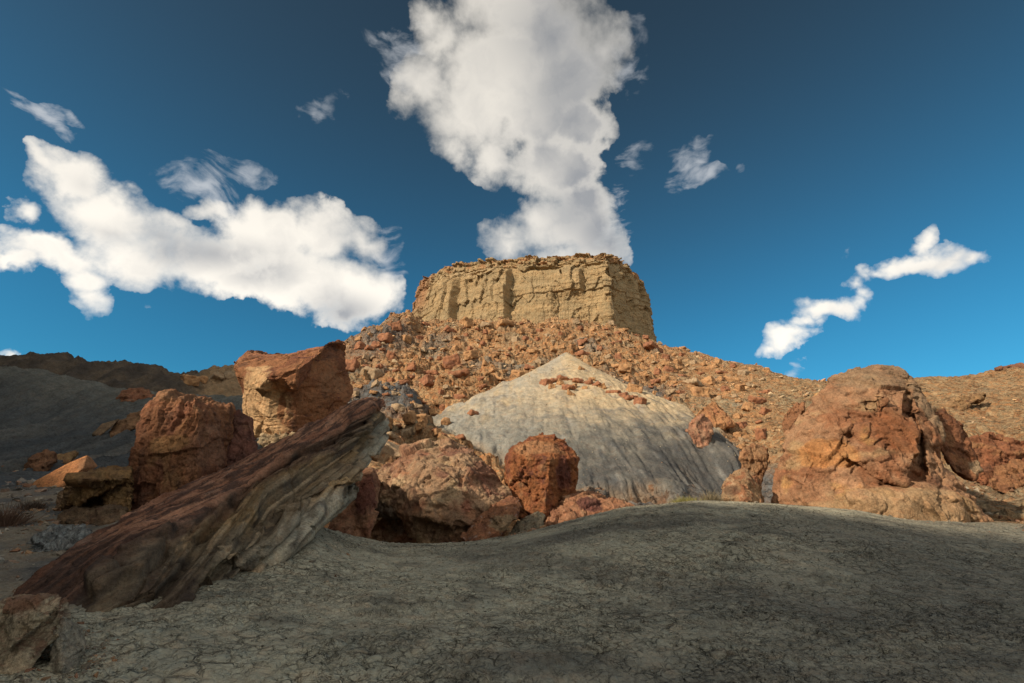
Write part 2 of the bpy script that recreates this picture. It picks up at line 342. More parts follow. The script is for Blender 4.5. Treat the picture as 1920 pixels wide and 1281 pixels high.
def build_terrain():
    fine = np.radians(np.arange(-57, 57.001, 0.11)); coarse = np.radians(np.arange(58.5, 301.6, 1.5))
    az = np.concatenate([fine, coarse]); n = len(az)
    azc = (az + math.pi) % (2 * math.pi) - math.pi                # wrapped
    K = []
    for row in ROWS:
        a = np.array([r[0] for r in row]); o = np.argsort(a); a = a[o]
        d = np.interp(azc, a, np.array([r[1] for r in row])[o]); z = np.interp(azc, a, np.array([r[2] for r in row])[o])
        K.append((d, z))
    dl, zl = K[-1]
    behind = np.abs(azc) > R(62); 
    # beyond the skyline: level behind the butte, then falling away to the plain
    mesa = smooth(R(-19), R(-13.5), azc) * (1 - smooth(R(17), R(21), azc))
    K.append((dl + 14, zl + np.where(mesa > .5, 1.0, -1.5) ))
    K.append((dl + 70, zl * (0.55 + 0.5 * mesa)))
    K.append((dl + 260, zl * 0 + 2.0 + 8 * mesa)); K.append((dl * 0 + 1500, zl * 0 - 4)); K.append((dl * 0 + 6000, zl * 0 - 6))
    X = np.log(np.array([k[0] for k in K])); Z = np.array([k[1] for k in K])
    # gentle smoothing across azimuth
    ker = np.exp(-0.5 * (np.arange(-12, 13) / 4.5) ** 2); ker /= ker.sum()
    nf = len(fine)
    for A in (X, Z):
        for r in range(len(A)):
            seg = np.pad(A[r, :nf], 12, mode='edge'); A[r, :nf] = np.convolve(seg, ker, 'valid')
    # behind the camera: an open flat that rises slowly
    fl = smooth(R(58), R(95), np.abs(azc))
    for r in range(len(Z)):
        Z[r] = Z[r] * (1 - fl) + fl * np.interp(X[r], np.log([1, 30, 200, 6000]), [0, 0.5, 3, -6])
    # distances of the grid rows, closest together where the picture looks
    dist = np.concatenate([np.geomspace(.6, 3.4, 24)[:-1], np.geomspace(3.4, 19, 420)[:-1], np.geomspace(19, 62, 380)[:-1], np.geomspace(62, 130, 210)[:-1], np.geomspace(130, 6000, 60)])
    L = np.log(dist)
    # monotone cubic per column
    h = np.diff(X, axis=0); dlt = np.diff(Z, axis=0) / h
    m = np.zeros_like(Z); m[0] = dlt[0]; m[-1] = dlt[-1]
    s = (np.sign(dlt[:-1]) == np.sign(dlt[1:])); w1 = 2 * h[1:] + h[:-1]; w2 = h[1:] + 2 * h[:-1]
    with np.errstate(all='ignore'):
        hm = (w1 + w2) / (w1 / dlt[:-1] + w2 / dlt[1:])
    m[1:-1] = np.where(s, np.nan_to_num(hm), 0)
    H = np.empty((len(dist), n))
    for j in range(n):
        i = np.clip(np.searchsorted(X[:, j], L, side='right') - 1, 0, len(X) - 2)
        t = np.clip((L - X[i, j]) / h[i, j], 0, 1); t2 = t * t; t3 = t2 * t
        H[:, j] = (2 * t3 - 3 * t2 + 1) * Z[i, j] + (t3 - 2 * t2 + t) * h[i, j] * m[i, j] + (-2 * t3 + 3 * t2) * Z[i + 1, j] + (t3 - t2) * h[i, j] * m[i + 1, j]
    return az, azc, dist, H
az, azc, dist, H = build_terrain()
AZ, DD = np.meshgrid(azc, dist); GX = np.sin(AZ) * DD; GY = np.cos(AZ) * DD
CREST_D = np.interp(azc, [r[0] for r in ROWS[5]], [r[1] for r in ROWS[5]])[None, :] * np.ones_like(H)
SKY_D = np.interp(azc, [r[0] for r in ROWS[11]], [r[1] for r in ROWS[11]])[None, :] * np.ones_like(H)
HILL_D = np.interp(azc, [r[0] for r in ROWS[9]], [r[1] for r in ROWS[9]])[None, :] * np.ones_like(H)
pts = np.stack([GX.ravel(), GY.ravel(), np.zeros(H.size)], 1)
def fb(scale, octv=4, **k): 
    sc = np.array(scale if np.ndim(scale) else (scale, scale, scale), float)
    return fbm(pts * sc, octv, **k).reshape(H.shape)
left_hill = smooth(R(-19.5), R(-23.5), AZ)                       # 1 on the left
near = 1 - smooth(0.0, 5.0, DD - CREST_D)
talus = (1 - near) * (1 - left_hill)
# added unseen ridge behind the camera's left, shaped to keep sun off the foreground
qq = -GX * -SUN_DIR[1] * 1.0
p_ = GX * -SUN_DIR[0] + GY * -SUN_DIR[1]; q_ = GX * SUN_DIR[1] - GY * SUN_DIR[0]
SHADE_RIDGE_Q = [-60, -25, 0, 10, 16, 24, 40, 60, 85, 105, 117, 132, 150]; SHADE_RIDGE_H = [18, 26, 28, 27, 23, 22, 34, 44, 56, 63, 62, 46, 12]
p0 = -30 - 0.38 * np.clip(q_, 0, 200)
ridge = np.interp(q_, SHADE_RIDGE_Q, SHADE_RIDGE_H) * np.exp(-((p_ - p0) / (9 + 0.07 * np.clip(q_, 0, 100))) ** 2) * smooth(-90, -40, q_)
ridge *= smooth(R(-50), R(-57.5), AZ) + (AZ > R(90))
H += ridge * (1 + .08 * fb(.09, 4))
# grey clay cone in front of the talus
APEX = P(1062, 664, 60)
dx = GX - APEX[0]; dy = GY - APEX[1]
th = np.arctan2(dx, -dy)                                          # 0 = towards the camera, + = right
wr = fb(.08, 3); rr = np.sqrt(dx ** 2 + dy ** 2)
slope = 0.545 - .010 * smooth(.15, .5, th) + 0.16 * smooth(.75, 1.5, th) - 0.095 * smooth(-.25, -1.0, th)
rill = fbm(np.stack([(th * 16).ravel(), (rr * .05).ravel(), (th * 0).ravel()], 1), 4, ridged=True).reshape(H.shape)
cone = APEX[2] + .4 - slope * np.sqrt(rr ** 2 + .12) - 1.7 * (1 - np.exp(-rr / 5.5)) + 0.04 * (rill - .4) * smooth(2, 18, rr) + .35 * fb((.5,.16,1),4)*smooth(2,10,rr) + 0.5 * wr * smooth(3, 12, rr) + .05 * fb(1.1, 4)
gl = fb((.9, .16, 1), 5, ridged=True, seed=63); cone -= .15 * smooth(.45, .85, gl) * smooth(3, 12, rr) * (.4 + .6 * smooth(-.2, .4, th)); cone += .30 * fb((.5, .4, 1), 4, seed=64) * smooth(2, 8, rr) + .07 * fb(3, 4)
cone = np.where((rr < 48) & (np.abs(th) < 2.3), cone, -50) - 60 * smooth(2.0, 2.3, np.abs(th))
is_cone = cone > H
edge = smooth(0, .6, cone - H)
# roughness of every zone
n_big = fb(.13, 3); n_mid = fb(.55, 4); n_fine = fb(2.6, 4)
lump = fb(1.3, 5, ridged=True)
mud = 0.07 * fb(.6, 3) + 0.028 * fb(3.2, 5) + 0.014 * fb(10, 3) 
dxs = fb((.35, .06, 1), 4, ridged=True)                           # gullies that run downhill
LA = P(60, 1215, 5.2)[:2]; LB = P(585, 985, 10.8)[:2]
lside = ((LB[0] - LA[0]) * (GY - LA[1]) - (LB[1] - LA[1]) * (GX - LA[0])) / np.linalg.norm(LB - LA)
stony = smooth(.1, .7, lside) * (AZ < R(-21)) * smooth(3.5, 5, DD) * (1 - smooth(24, 30, DD))
cm = (DD > 3.2) & (DD < 17) & (np.abs(AZ) < R(56)); cp = np.stack([GX[cm], GY[cm], GX[cm] * 0], 1)
cw = .25 * np.stack([fbm(cp * 5, 3), fbm(cp * 5 + 9, 3), cp[:, 2]], 1); crh = np.zeros_like(H)
pat = smooth(-.25, .25, fbm(cp * .8, 4, seed=52)); pat2 = smooth(-.2, .2, fbm(cp * 1.1, 3, seed=54))
ca = worley(cp * 6.2 + cw, 3); cb = worley(cp * 12.5 + cw * 2, 5)
crh[cm] = .034 * pat * (.55 - ca[0] + .35 * _g[ca[2]][:, 1] + .35 * smooth(0, .15, ca[1] - ca[0])) + .019 * pat2 * (.55 - cb[0] + .4 * _g[cb[2]][:, 1])
H2 = H + near * (mud * smooth(1, 4, DD) + crh * (1 - stony) * (1 - smooth(13, 17, DD)))
rgt = smooth(R(14), R(22), AZ)
H2 += talus * (-.75 + 1.15 * n_big + (1 - .75 * rgt) * (.8 * smooth(.08, .16, fb((.22, .30, 1), 4, seed=71)) + .7 * smooth(.05, .11, fb((.5, .6, 1), 3, seed=72)) * (n_big > -.1)) + .38 * n_mid + .16 * n_fine + .22 * (lump - .3)) * smooth(0, 12, DD - CREST_D) * np.where(DD < 130, 1, 0)
gul = fb((.55, .12, 1), 5, ridged=True)
H2 += left_hill * (1 - near) * (1.0 * (gul - .4) * smooth(24, 34, DD) + 0.15 * n_mid + .05 * n_fine)
far = left_hill * smooth(1.12, 1.3, DD / HILL_D)
H2 += far * (2.2 * (fb((.16, .10, 1), 5, ridged=True) - .4) + .5 * n_mid + .2 * lump)
# small rubble bumps on the stony ground left of the slab
H2 += stony * (.05 * fb(3.1, 4, ridged=True) + .05 * fb(1.1, 3))
H2 = np.where(is_cone, H2 * (1 - edge) + cone * edge, H2)
for (a_, b_, Y_, r_, h_) in ((706, 668, 86, 5.5, 3.6), (748, 640, 98, 5, 2.5), (752, 752, 47, 2.3, 2.2), (684, 748, 46, 2.2, 1.3), (1400, 872, 30, 2.0, -1.6), (1350, 880, 33, 2.2, -1.2), (1440, 850, 31, 1.6, -1.0), (1210, 722, 60, 2.5, -.8)):
    q = P(a_, b_, Y_); H2 += h_ * np.exp(-(((GX - q[0]) ** 2 + ((GY - q[1]) * .8) ** 2) / r_ ** 2) ** 1.6) * (1 + .12 * fb((1.6, .3, 1), 3, ridged=True))
H = H2; GZ = H

def ground_z(x, y):
    a = math.atan2(x, y); d = math.hypot(x, y)
    j = np.interp(a, azc[:NF], np.arange(NF)); i = np.interp(math.log(d), np.log(dist), np.arange(len(dist)))
    i0 = int(min(i, len(dist) - 2)); j0 = int(min(j, NF - 2)); u = i - i0; v = j - j0
    return (GZ[i0, j0] * (1 - u) * (1 - v) + GZ[i0 + 1, j0] * u * (1 - v) + GZ[i0, j0 + 1] * (1 - u) * v + GZ[i0 + 1, j0 + 1] * u * v)
NF = int((azc[:-1] < azc[1:]).argmin()) + 1 if False else len(np.arange(-57, 57.001, 0.11))
def hit(px, py, dmin=3.0):
    """where the line of sight through a pixel meets the ground (None: sky)"""
    v = direction(px, py); a = math.atan2(v[0], v[1]); tn = v[2] / math.hypot(v[0], v[1])
    j = int(round(np.interp(a, azc[:NF], np.arange(NF))))
    e = (GZ[:, j] - EYE) / dist
    k = np.nonzero((e > tn) & (dist > dmin))[0]
    if len(k) == 0 or dist[k[0]] > 140: return None
    d = dist[k[0]]
    return np.array([math.sin(a) * d, math.cos(a) * d, GZ[k[0], j]])

# colours of the ground (soil tones, some sun and shade painted in)
def zone_colors():
    c = np.zeros(H.shape + (3,))
    mudc = lerp((.42, .39, .285), (.29, .275, .21), smooth(-.25, .3, fb(.22, 4)))
    mudc = lerp(mudc, (.13, .12, .10), .75 * smooth(.18, .42, fb((.16, .5, 1), 5, seed=5)))
    mudc = lerp(mudc, (.36, .31, .22), .4 * smooth(.1, .4, fb(.5, 4, seed=9)))
    mudc = lerp(mudc, (.13, .125, .10), .6 * smooth(.0, .40, fb((1.0, 1.5, 1), 5, seed=48)))
    tr0 = P(930, 1035, 10)[:2]; tr1 = P(1760, 1190, 6.2)[:2]; tl = np.linalg.norm(tr1 - tr0)
    td = np.abs((tr1[0] - tr0[0]) * (GY - tr0[1]) - (tr1[1] - tr0[1]) * (GX - tr0[0])) / tl + .25 * fb(.7, 3, seed=44)
    mudc = lerp(mudc, (.17, .155, .125), .40 * (1 - smooth(.25, .75, td)) * (GX > -1))
    mudc = lerp(mudc, (.17, .16, .13), .5 * smooth(-.1, .5, fb(.25, 3, seed=45) + .10 * (GX - 1.5) - .08 * (GY - 7)))
    stone = lerp((.20, .17, .125), (.10, .10, .095), smooth(-.2, .3, fb(.8, 5, seed=3)))
    tal = lerp((.40, .265, .14), (.30, .185, .095), smooth(-.3, .3, fb(.35, 5, seed=1)))
    tal = lerp(tal, (.27, .225, .145), .8 * smooth(.05, .35, fb(.12, 4, seed=11)))
    tal = lerp(tal, (.19, .18, .15), .7 * smooth(.16, .34, fb(.11, 4, seed=21)))
    rightside = smooth(R(22), R(30), AZ)
    tal = lerp(tal, (.27, .20, .115), .7 * rightside)
    # grey shale in the gully beside the cone and under the big balanced boulder; shade on the left shoulder painted in too
    def spot(px, py, Y, r):
        q = P(px, py, Y); return np.exp(-(((GX - q[0]) / r[0]) ** 2 + ((GY - q[1]) / r[1]) ** 2) ** 1.5)
    g = np.maximum.reduce([spot(1400, 850, 32, (2.6, 7)), spot(1350, 900, 28, (3, 5)), spot(1440, 900, 25, (2, 3)), spot(752, 752, 46.5, (2.7, 3.4)), spot(684, 748, 45.5, (2.6, 3.2)), .7 * spot(712, 668, 86, (6, 8)), spot(590, 800, 30, (4, 6)), spot(1210, 722, 58, (2.2, 3.5))])
    g = np.maximum(g, spot(1250, 935, 25.5, (5.2, 3.4))) * smooth(-.9, -.2, fb(.4, 4, seed=2))
    tal = lerp(tal, (.125, .13, .13), np.clip(g * 1.2, 0, 1))
    hill = lerp((.07, .078, .082), (.12, .12, .11), smooth(-.3, .4, fb((.3, .1, 1), 4, seed=4)))
    hill = lerp(hill, (.17, .165, .135), .8 * smooth(.80, .98, DD / HILL_D))
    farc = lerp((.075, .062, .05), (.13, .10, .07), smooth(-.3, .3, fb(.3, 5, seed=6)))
    lit = smooth(R(-33), R(-31.2), AZ); farc = lerp(farc, (.30, .20, .11), lit)  # sunlit stretch of the far ridge, painted as a paler colour
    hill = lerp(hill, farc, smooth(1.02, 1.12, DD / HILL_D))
    hill = lerp(hill, stone, 1 - smooth(20, 25, DD))
    nr = lerp(mudc, stone, stony)
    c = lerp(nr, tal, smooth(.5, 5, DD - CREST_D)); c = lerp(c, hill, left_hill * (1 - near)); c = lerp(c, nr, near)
    hgt = (H - 1.5) / (APEX[2] - 1.5)
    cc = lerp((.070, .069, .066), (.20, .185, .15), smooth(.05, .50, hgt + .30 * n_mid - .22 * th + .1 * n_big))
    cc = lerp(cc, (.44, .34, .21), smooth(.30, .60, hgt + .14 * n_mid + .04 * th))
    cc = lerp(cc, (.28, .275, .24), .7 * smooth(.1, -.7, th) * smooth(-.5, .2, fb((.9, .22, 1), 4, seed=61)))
    cc = lerp(cc, (.27, .26, .23), .5 * smooth(.1, .5, fb((1.2, .3, 1), 4, seed=8)))
    cc = lerp(cc, (.15, .14, .125), .5 * smooth(.1, .4, fb(.5, 4, seed=85)))
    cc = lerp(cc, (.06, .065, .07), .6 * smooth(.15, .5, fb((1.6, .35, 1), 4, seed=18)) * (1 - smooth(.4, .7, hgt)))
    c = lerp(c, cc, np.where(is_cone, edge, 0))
    return c
GCOL = zone_colors()
M_mud = surf_mat('cracked_mud', 1.0, ((1.4, .06, .8), (5, .05, .9), (22, .012, .8)), crust=((4.6, .030), (10.5, .020), (22, .008)), vary=.17, spots=(60, .70, (.45, .43, .36)))
M_scree = surf_mat('scree_soil', .6, ((1.6, .35, 1.0), (9, .06, .9)), vary=.30, cells=((1.7, .45), (4.2, .20)))
M_clay = surf_mat('grey_clay', .5, ((1.2, .30, .9), (6, .06, .9), (30, .010, .8)), vary=.26, spots=(14, .71, (.42, .40, .33)))
M_hill = surf_mat('dark_shale', .4, ((.6, .8, 1.0), (2.5, .25, 1.0), (9, .05, .8)), vary=.34)
M_stony = surf_mat('stony_ground', 1.0, ((7, .07, 1.0), (30, .015, .9)), vary=.3, spots=(16, .66, (.30, .28, .24)))

def build_ground():
    nr, nc = H.shape
    V = np.stack([GX.ravel(), GY.ravel(), GZ.ravel()], 1); V = np.vstack([V, [[0, 0, 0]]])
    i, j = np.meshgrid(np.arange(nr - 1), np.arange(nc), indexing='ij'); j2 = (j + 1) % nc
    Q = np.stack([i * nc + j, i * nc + j2, (i + 1) * nc + j2, (i + 1) * nc + j], -1)[..., ::-1].reshape(-1, 4)
    lab = np.zeros((nr, nc), int)                                 # 0 ground
    front = np.abs(AZ) < R(56.5)
    beyond = (DD > CREST_D + 3.5) & front
    lab[beyond & (DD < 260)] = 1                                   # talus
    lh = (left_hill > .5) & front
    lab[lh & (DD > 23) & (DD <= HILL_D * 1.09) & (DD < 260)] = 2
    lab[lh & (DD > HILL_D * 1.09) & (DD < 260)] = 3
    lab[(stony > .5) & front & (DD <= 23)] = 5; lab[lh & (DD <= 23) & (DD > CREST_D - 2)] = 5
    lab[is_cone & (edge > .5)] = 4
    FL = lab[:-1, :].reshape(-1)
    names = {0: ('ground', M_mud, 'cracked olive grey mud mound in the foreground'), 1: ('talus_slope', M_scree, 'orange tan rubble slope rising to the cliff of the butte'),
             2: ('grey_hill', M_hill, 'dark blue grey clay hill on the left'), 3: ('far_ridge', M_hill, 'shaded brown ridge with rounded tops behind the grey hill'),
             4: ('clay_cone_hill', M_clay, 'pale grey clay cone below the butte with tan upper part'), 5: ('stony_ground', M_stony, 'stony grey ground left of the leaning slab')}
    cc = GCOL.reshape(-1, 3); cc = np.vstack([cc, cc[:1]])
    for k, (nm, mt, lb) in names.items():
        f = Q[FL == k]
        if k == 0:
            fan = np.stack([np.full(nc, nr * nc), (np.arange(nc) + 1) % nc, np.arange(nc), np.arange(nc)], 1)
        u, inv = np.unique(f, return_inverse=True); f2 = inv.reshape(f.shape)
        me = mesh_from(nm, V[u], f2, mt, cc[u])
        o = link(nm, me); tag(o, lb, None, None, 'structure')
        if k == 0:   # the disc under the camera
            u0 = np.arange(nc); vv = np.vstack([V[:nc], [[0, 0, 0]]]); ff = np.stack([np.full(nc, nc), (u0 + 1) % nc, u0], 1)
            bmx = bmesh.new(); bmx.from_mesh(me)
            b0 = [bmx.verts.new(tuple(v)) for v in vv]
            for t in ff: bmx.faces.new([b0[x] for x in t[::-1]])
            bmx.to_mesh(me); bmx.free()
build_ground()

# ------------------------------------------------------------------ the butte
def build_butte():
    # plan of the wall: (px, py of base, forward distance)
    plan = [(763, 618, 131), (794, 618, 126), (862, 618, 119), (935, 618, 112.5), (1000, 618, 108.5), (1075, 618, 105.5), (1145, 618, 102.5), (1156, 618, 102.8), (1186, 618, 109), (1216, 618, 116), (1231, 618, 124), (1226, 618, 136), (1100, 618, 158), (900, 618, 168), (790, 618, 156)]
    xy = np.array([P(a, b, y)[:2] for a, b, y in plan]); xy = np.vstack([xy, xy[:1]])
    seg = np.linalg.norm(np.diff(xy, axis=0), axis=1); cum = np.concatenate([[0], np.cumsum(seg)])
    pxs = np.array([p[0] for p in plan] + [plan[0][0]], float)
    ns = 1150; vis = cum[11]
    s = np.concatenate([np.linspace(0, vis, 1000)[:-1], np.linspace(vis, cum[-1], 152)[:-1]]); ns = len(s)
    x = np.interp(s, cum, xy[:, 0]); y = np.interp(s, cum, xy[:, 1]); pxa = np.interp(s, cum, pxs)
    for _ in range(3):
        x = (np.roll(x, 1) + x + np.roll(x, -1)) / 3; y = (np.roll(y, 1) + y + np.roll(y, -1)) / 3
    tx = np.roll(x, -2) - np.roll(x, 2); ty = np.roll(y, -2) - np.roll(y, 2); l = np.hypot(tx, ty); nx = ty / l; ny = -tx / l
    ZB = 34.0; ZT = 60.0; nz = 400; z = np.linspace(ZB, ZT, nz)
    S, Z = np.meshgrid(s, z); PX = np.tile(pxa, (nz, 1)); t = (Z - 40) / 19.5                 # 0 base .. 1 rim
    side = S > cum[7]; front = ~side & (S <= cum[11])
    X0 = np.tile(x, (nz, 1)); Y0 = np.tile(y, (nz, 1))
    p3 = np.stack([X0.ravel(), Y0.ravel(), Z.ravel()], 1)
    fb_ = lambda sc, o=4, **k: fbm(p3 * np.array(sc, float), o, **k).reshape(S.shape)
    d = -0.10 * (Z - 40) * 0.9                                                              # batter of the wall
    warp = 1.2 * fb_((.25, .25, .12), 4) 
    wpx = PX + 7 * fb_((.2, .2, .16), 4)
    # buttresses: swell out towards the right, then step back into shade
    def saw(a, b, drop, amp, lo=-.2, hi=1.2):
        r = smooth(a, b, wpx) * (1 - smooth(b, b + drop, wpx)); return amp * r * smooth(lo, lo + .15, t) * (1 - smooth(hi - .12, hi, t))
    bt = saw(790, 846, 7, 2.4, -.3, .9) + saw(868, 949, 6, 2.7, -.4, .93) + saw(1010, 1090, 9, 1.6, .45, .9) + saw(1105, 1150, 10, 1.1, .1, 1.2) + saw(960, 1035, 12, .8, .2, .7)
    bt += saw(1162, 1176, 5, 1.4) + saw(1184, 1198, 4, 1.5) + saw(1204, 1218, 4, 1.2)
    d = d + bt * (front | side)
    # bedding: ledges of different hardness
    zz = Z + .5 * fb_((.06, .06, .02), 3) + .12 * fb_((.6, .6, .1), 3)
    def ledge(zv, hgt, seed):
        k = np.floor(zv / hgt).astype(int); f = zv / hgt - k
        v = _g[_h(k, np.full_like(k, seed), k * 0)][..., 0]; v2 = _g[_h(k + 1, np.full_like(k, seed), k * 0)][..., 0]
        return v + (v2 - v) * smooth(.82, 1.0, f)
    led = .30 * ledge(zz, 1.7, 3) + .16 * ledge(zz, .62, 9) + .07 * ledge(zz, .22, 5)
    mask = smooth(-.25, .25, fb_((.15, .15, .15), 3, seed=4))
    d += led * (.25 + .6 * mask)
    # blocks broken along joints
    q = p3 * np.array([.42, .42, .30]) + .25 * np.stack([fb_((.5, .5, .5), 3, seed=2).ravel()] * 3, 1)
    f1, f2, idn, vec = worley(q, 5)
    blk = _g[idn][:, 1].reshape(S.shape); edge_ = (f2 - f1).reshape(S.shape)
    d += .5 * blk * smooth(.25, .8, t) + .25 * blk - .25 * (1 - smooth(0, .06, edge_)) * smooth(.3, .7, t) * smooth(-.1,.3,fb_((.2,.2,.2),3,seed=71))
    q2 = p3 * np.array([1.3, 1.3, .9]) + .2 * np.stack([fb_((1.5, 1.5, 1.5), 3, seed=2).ravel()] * 3, 1)
    g1, g2, id2, _ = worley(q2, 8); d += .12 * _g[id2][:, 0].reshape(S.shape) * (.4 + mask)
    # narrow vertical rills in the soft lower third
    rl = fb_((1.3, 1.3, .10), 4, ridged=True); d += -.14 * smooth(.35, .9, rl) * (1 - smooth(.30, .5, t)) * smooth(-.1,.3,fb_((.1,.1,.1),3,seed=77)) - .07 * smooth(.4, .9, rl)
    d += .30 * fb_((.35, .35, .35), 5, seed=1) + .10 * fb_((2, 2, 2.6), 4)
    # broken cap of thin slabs
    cap = smooth(.87, .92, t)
    d += cap * (-.5 + .75 * ledge(Z + .15 * fb_((1, 1, .2), 2) + 2.1 * blk, .40, 21) + .4 * _g[id2][:, 2].reshape(S.shape))
    d -= .9 * smooth(.845, .86, t) * (1 - smooth(.875, .89, t)) * smooth(-.05, .2, fb_((.16, .16, 0), 2, seed=7))
    NXm = np.tile(nx, (nz, 1)); NYm = np.tile(ny, (nz, 1))
    VX = X0 + NXm * d; VY = Y0 + NYm * d
    # rim height along the wall
    tz = [P(a, b, y)[2] for a, b, y in ((770, 515, 130), (812, 490, 123), (862, 481, 118), (935, 476, 112), (1000, 471, 108.5), (1075, 468, 105), (1150, 470, 102.5), (1190, 486, 110), (1216, 512, 117), (1228, 545, 124))]
    top = np.interp(pxa, (770, 812, 862, 935, 1000, 1075, 1150, 1190, 1216, 1228), tz) + .25 * np.interp(pxa, [768, 775, 800, 812, 862, 900, 935, 950, 1000, 1100, 1150, 1175, 1200, 1216, 1231], [-4.2, -3.6, -2.6, -1.2, -.4, .5, .25, -.45, 0, .35, .0, -.5, -1.6, -3.6, -4.5])
    top = np.where(np.arange(ns) > 1000, 57, top) 
    tn = np.stack([x * .55, y * .55, x * 0], 1); top = top + .22 * fbm(tn, 4) + .25 * np.round(1.6 * fbm(tn * 1.7 + 3, 2)) / 1.6
    scale = (top[None, :] - 40) / (ZT - 40); VZ = np.where(Z > 40, 40 + (Z - 40) * scale, Z)
    V = np.stack([VX, VY, VZ], -1)
    # roof: pull the rim in towards the middle
    cen = np.array([xy[:-1, 0].mean(), xy[:-1, 1].mean()]); rings = []
    for f in (.03, .07, .14, .3, .55, 1.0):
        r = V[-1].copy(); r[:, 0] += (cen[0] - r[:, 0]) * f; r[:, 1] += (cen[1] - r[:, 1]) * f
        r[:, 2] += .25 * fbm(r * .6, 3) + (57.5 - r[:, 2]) * min(1, f * 1.3); rings.append(r)
    V = np.concatenate([V, np.array(rings)], 0); nr = len(V)
    i, j = np.meshgrid(np.arange(nr - 1), np.arange(ns), indexing='ij'); j2 = (j + 1) % ns
    Q = np.stack([i * ns + j, i * ns + j2, (i + 1) * ns + j2, (i + 1) * ns + j], -1).reshape(-1, 4)
    # colour of the sandstone bands
    base = lerp((.40, .305, .165), (.335, .27, .155), smooth(-.3, .3, fb_((.12, .12, .5), 4, seed=6)))
    base = lerp(base, (.47, .38, .23), .7 * smooth(.1, .5, fb_((.05, .05, .55), 4, seed=16)))
    base = lerp(base, (.25, .21, .13), .6 * smooth(.05, .5, fb_((.7, .7, .05), 4, seed=26)) * (1 - smooth(.2, .5, t)))
    base = lerp(base, (.50, .48, .42), .8 * np.exp(-((PX - 1115) / 26) ** 2 - ((t - .07) / .035) ** 2) * smooth(-.2, .2, fb_((.8, .8, 2.5), 3)))
    base = lerp(base, (.42, .23, .11), .75 * smooth(.9, .95, t) * smooth(-.1, .3, fb_((.3, .3, 1.5), 3, seed=12)))
    base = lerp(base, (.34, .18, .10), .8 * smooth(790, 772, PX) * smooth(.45, .7, t)) if False else base
    base = lerp(base, (.33, .17, .09), .7 * (1 - smooth(776, 800, PX)) * smooth(.5, .8, t) * (S < cum[7]))
    base = lerp(base, (.20, .165, .11), .8 * smooth(.3, .6, fb_((1.2, 1.2, .10), 3, seed=46)))
    base = base * np.array([.84, .765, .725])
    colr = np.concatenate([base, np.tile(np.array([.40, .27, .15]), (6, ns, 1))], 0)
    me = mesh_from('butte', V.reshape(-1, 3), Q, M_butte, colr.reshape(-1, 3))
    o = link('butte', me); tag(o, 'tan sandstone butte with sheer cliff walls and a flat broken rim above the rubble slope', None, None, 'structure')
M_butte = surf_mat('butte_sandstone', .35, ((.9, .45, .9), (3.5, .16, 1.0), (12, .03, .7)), vary=.26)
build_butte()

# ------------------------------------------------------------------ boulders
def hull_points(bm, pts):
    b = bmesh.new(); vs = [b.verts.new(tuple(p)) for p in pts]
    r = bmesh.ops.convex_hull(b, input=vs)
    dead = [v for v in b.verts if not v.link_faces]
    bmesh.ops.delete(b, geom=dead, context='VERTS')
    tmp = bpy.data.meshes.new('t'); b.to_mesh(tmp); b.free(); bm.from_mesh(tmp); bpy.data.meshes.remove(tmp)
def remesh(bm, voxel):
    me = bpy.data.meshes.new('t'); bm.to_mesh(me); bm.free()
    o = bpy.data.objects.new('t', me); COL.objects.link(o)
    md = o.modifiers.new('r', 'REMESH'); md.mode = 'VOXEL'; md.voxel_size = voxel; md.adaptivity = 0
    dg = bpy.context.evaluated_depsgraph_get(); ev = o.evaluated_get(dg); m2 = ev.to_mesh()
    n = len(m2.vertices); V = np.empty(n * 3, np.float32); m2.vertices.foreach_get('co', V); V = V.reshape(-1, 3).astype(float)
    k = len(m2.polygons); tot = np.empty(k, np.int32); m2.polygons.foreach_get('loop_total', tot)
    L = np.empty(int(tot.sum()), np.int32); m2.loops.foreach_get('vertex_index', L)
    st = np.concatenate([[0], np.cumsum(tot)[:-1]]); q = tot == 4
    Q = L[st[q][:, None] + np.arange(4)]; tr = L[st[tot == 3][:, None] + np.arange(3)] if (tot == 3).any() else np.zeros((0, 3), int)
    Q = np.vstack([Q, np.c_[tr, tr[:, 2:]]]) if len(tr) else Q
    ev.to_mesh_clear(); bpy.data.objects.remove(o); bpy.data.meshes.remove(me)
    return V, Q
def relax(V, Q, it, amt=.5):
    E = np.vstack([Q[:, [0, 1]], Q[:, [1, 2]], Q[:, [2, 3]], Q[:, [3, 0]]]); n = len(V)
    cnt = np.bincount(E.ravel(), minlength=n)[:, None]
    for _ in range(it):
        S = np.stack([np.bincount(E[:, 0], V[E[:, 1], c], n) + np.bincount(E[:, 1], V[E[:, 0], c], n) for c in range(3)], 1)
        V = V + amt * (S / np.maximum(cnt, 1) - V)
    return V
def normals(V, Q):
    fn = np.cross(V[Q[:, 2]] - V[Q[:, 0]], V[Q[:, 3]] - V[Q[:, 1]])
    N_ = np.stack([sum(np.bincount(Q[:, a], fn[:, c], len(V)) for a in range(4)) for c in range(3)], 1)
    return N_ / np.maximum(np.linalg.norm(N_, axis=1), 1e-9)[:, None]
def ledge1(t, h, seed, soft=.8):
    k = np.floor(t / h).astype(np.int64); f = t / h - k; z = k * 0
    a = _g[_h(k, z + seed, z)][:, 0]; b = _g[_h(k + 1, z + seed, z)][:, 0]
    return a + (b - a) * smooth(soft, 1.0, f)
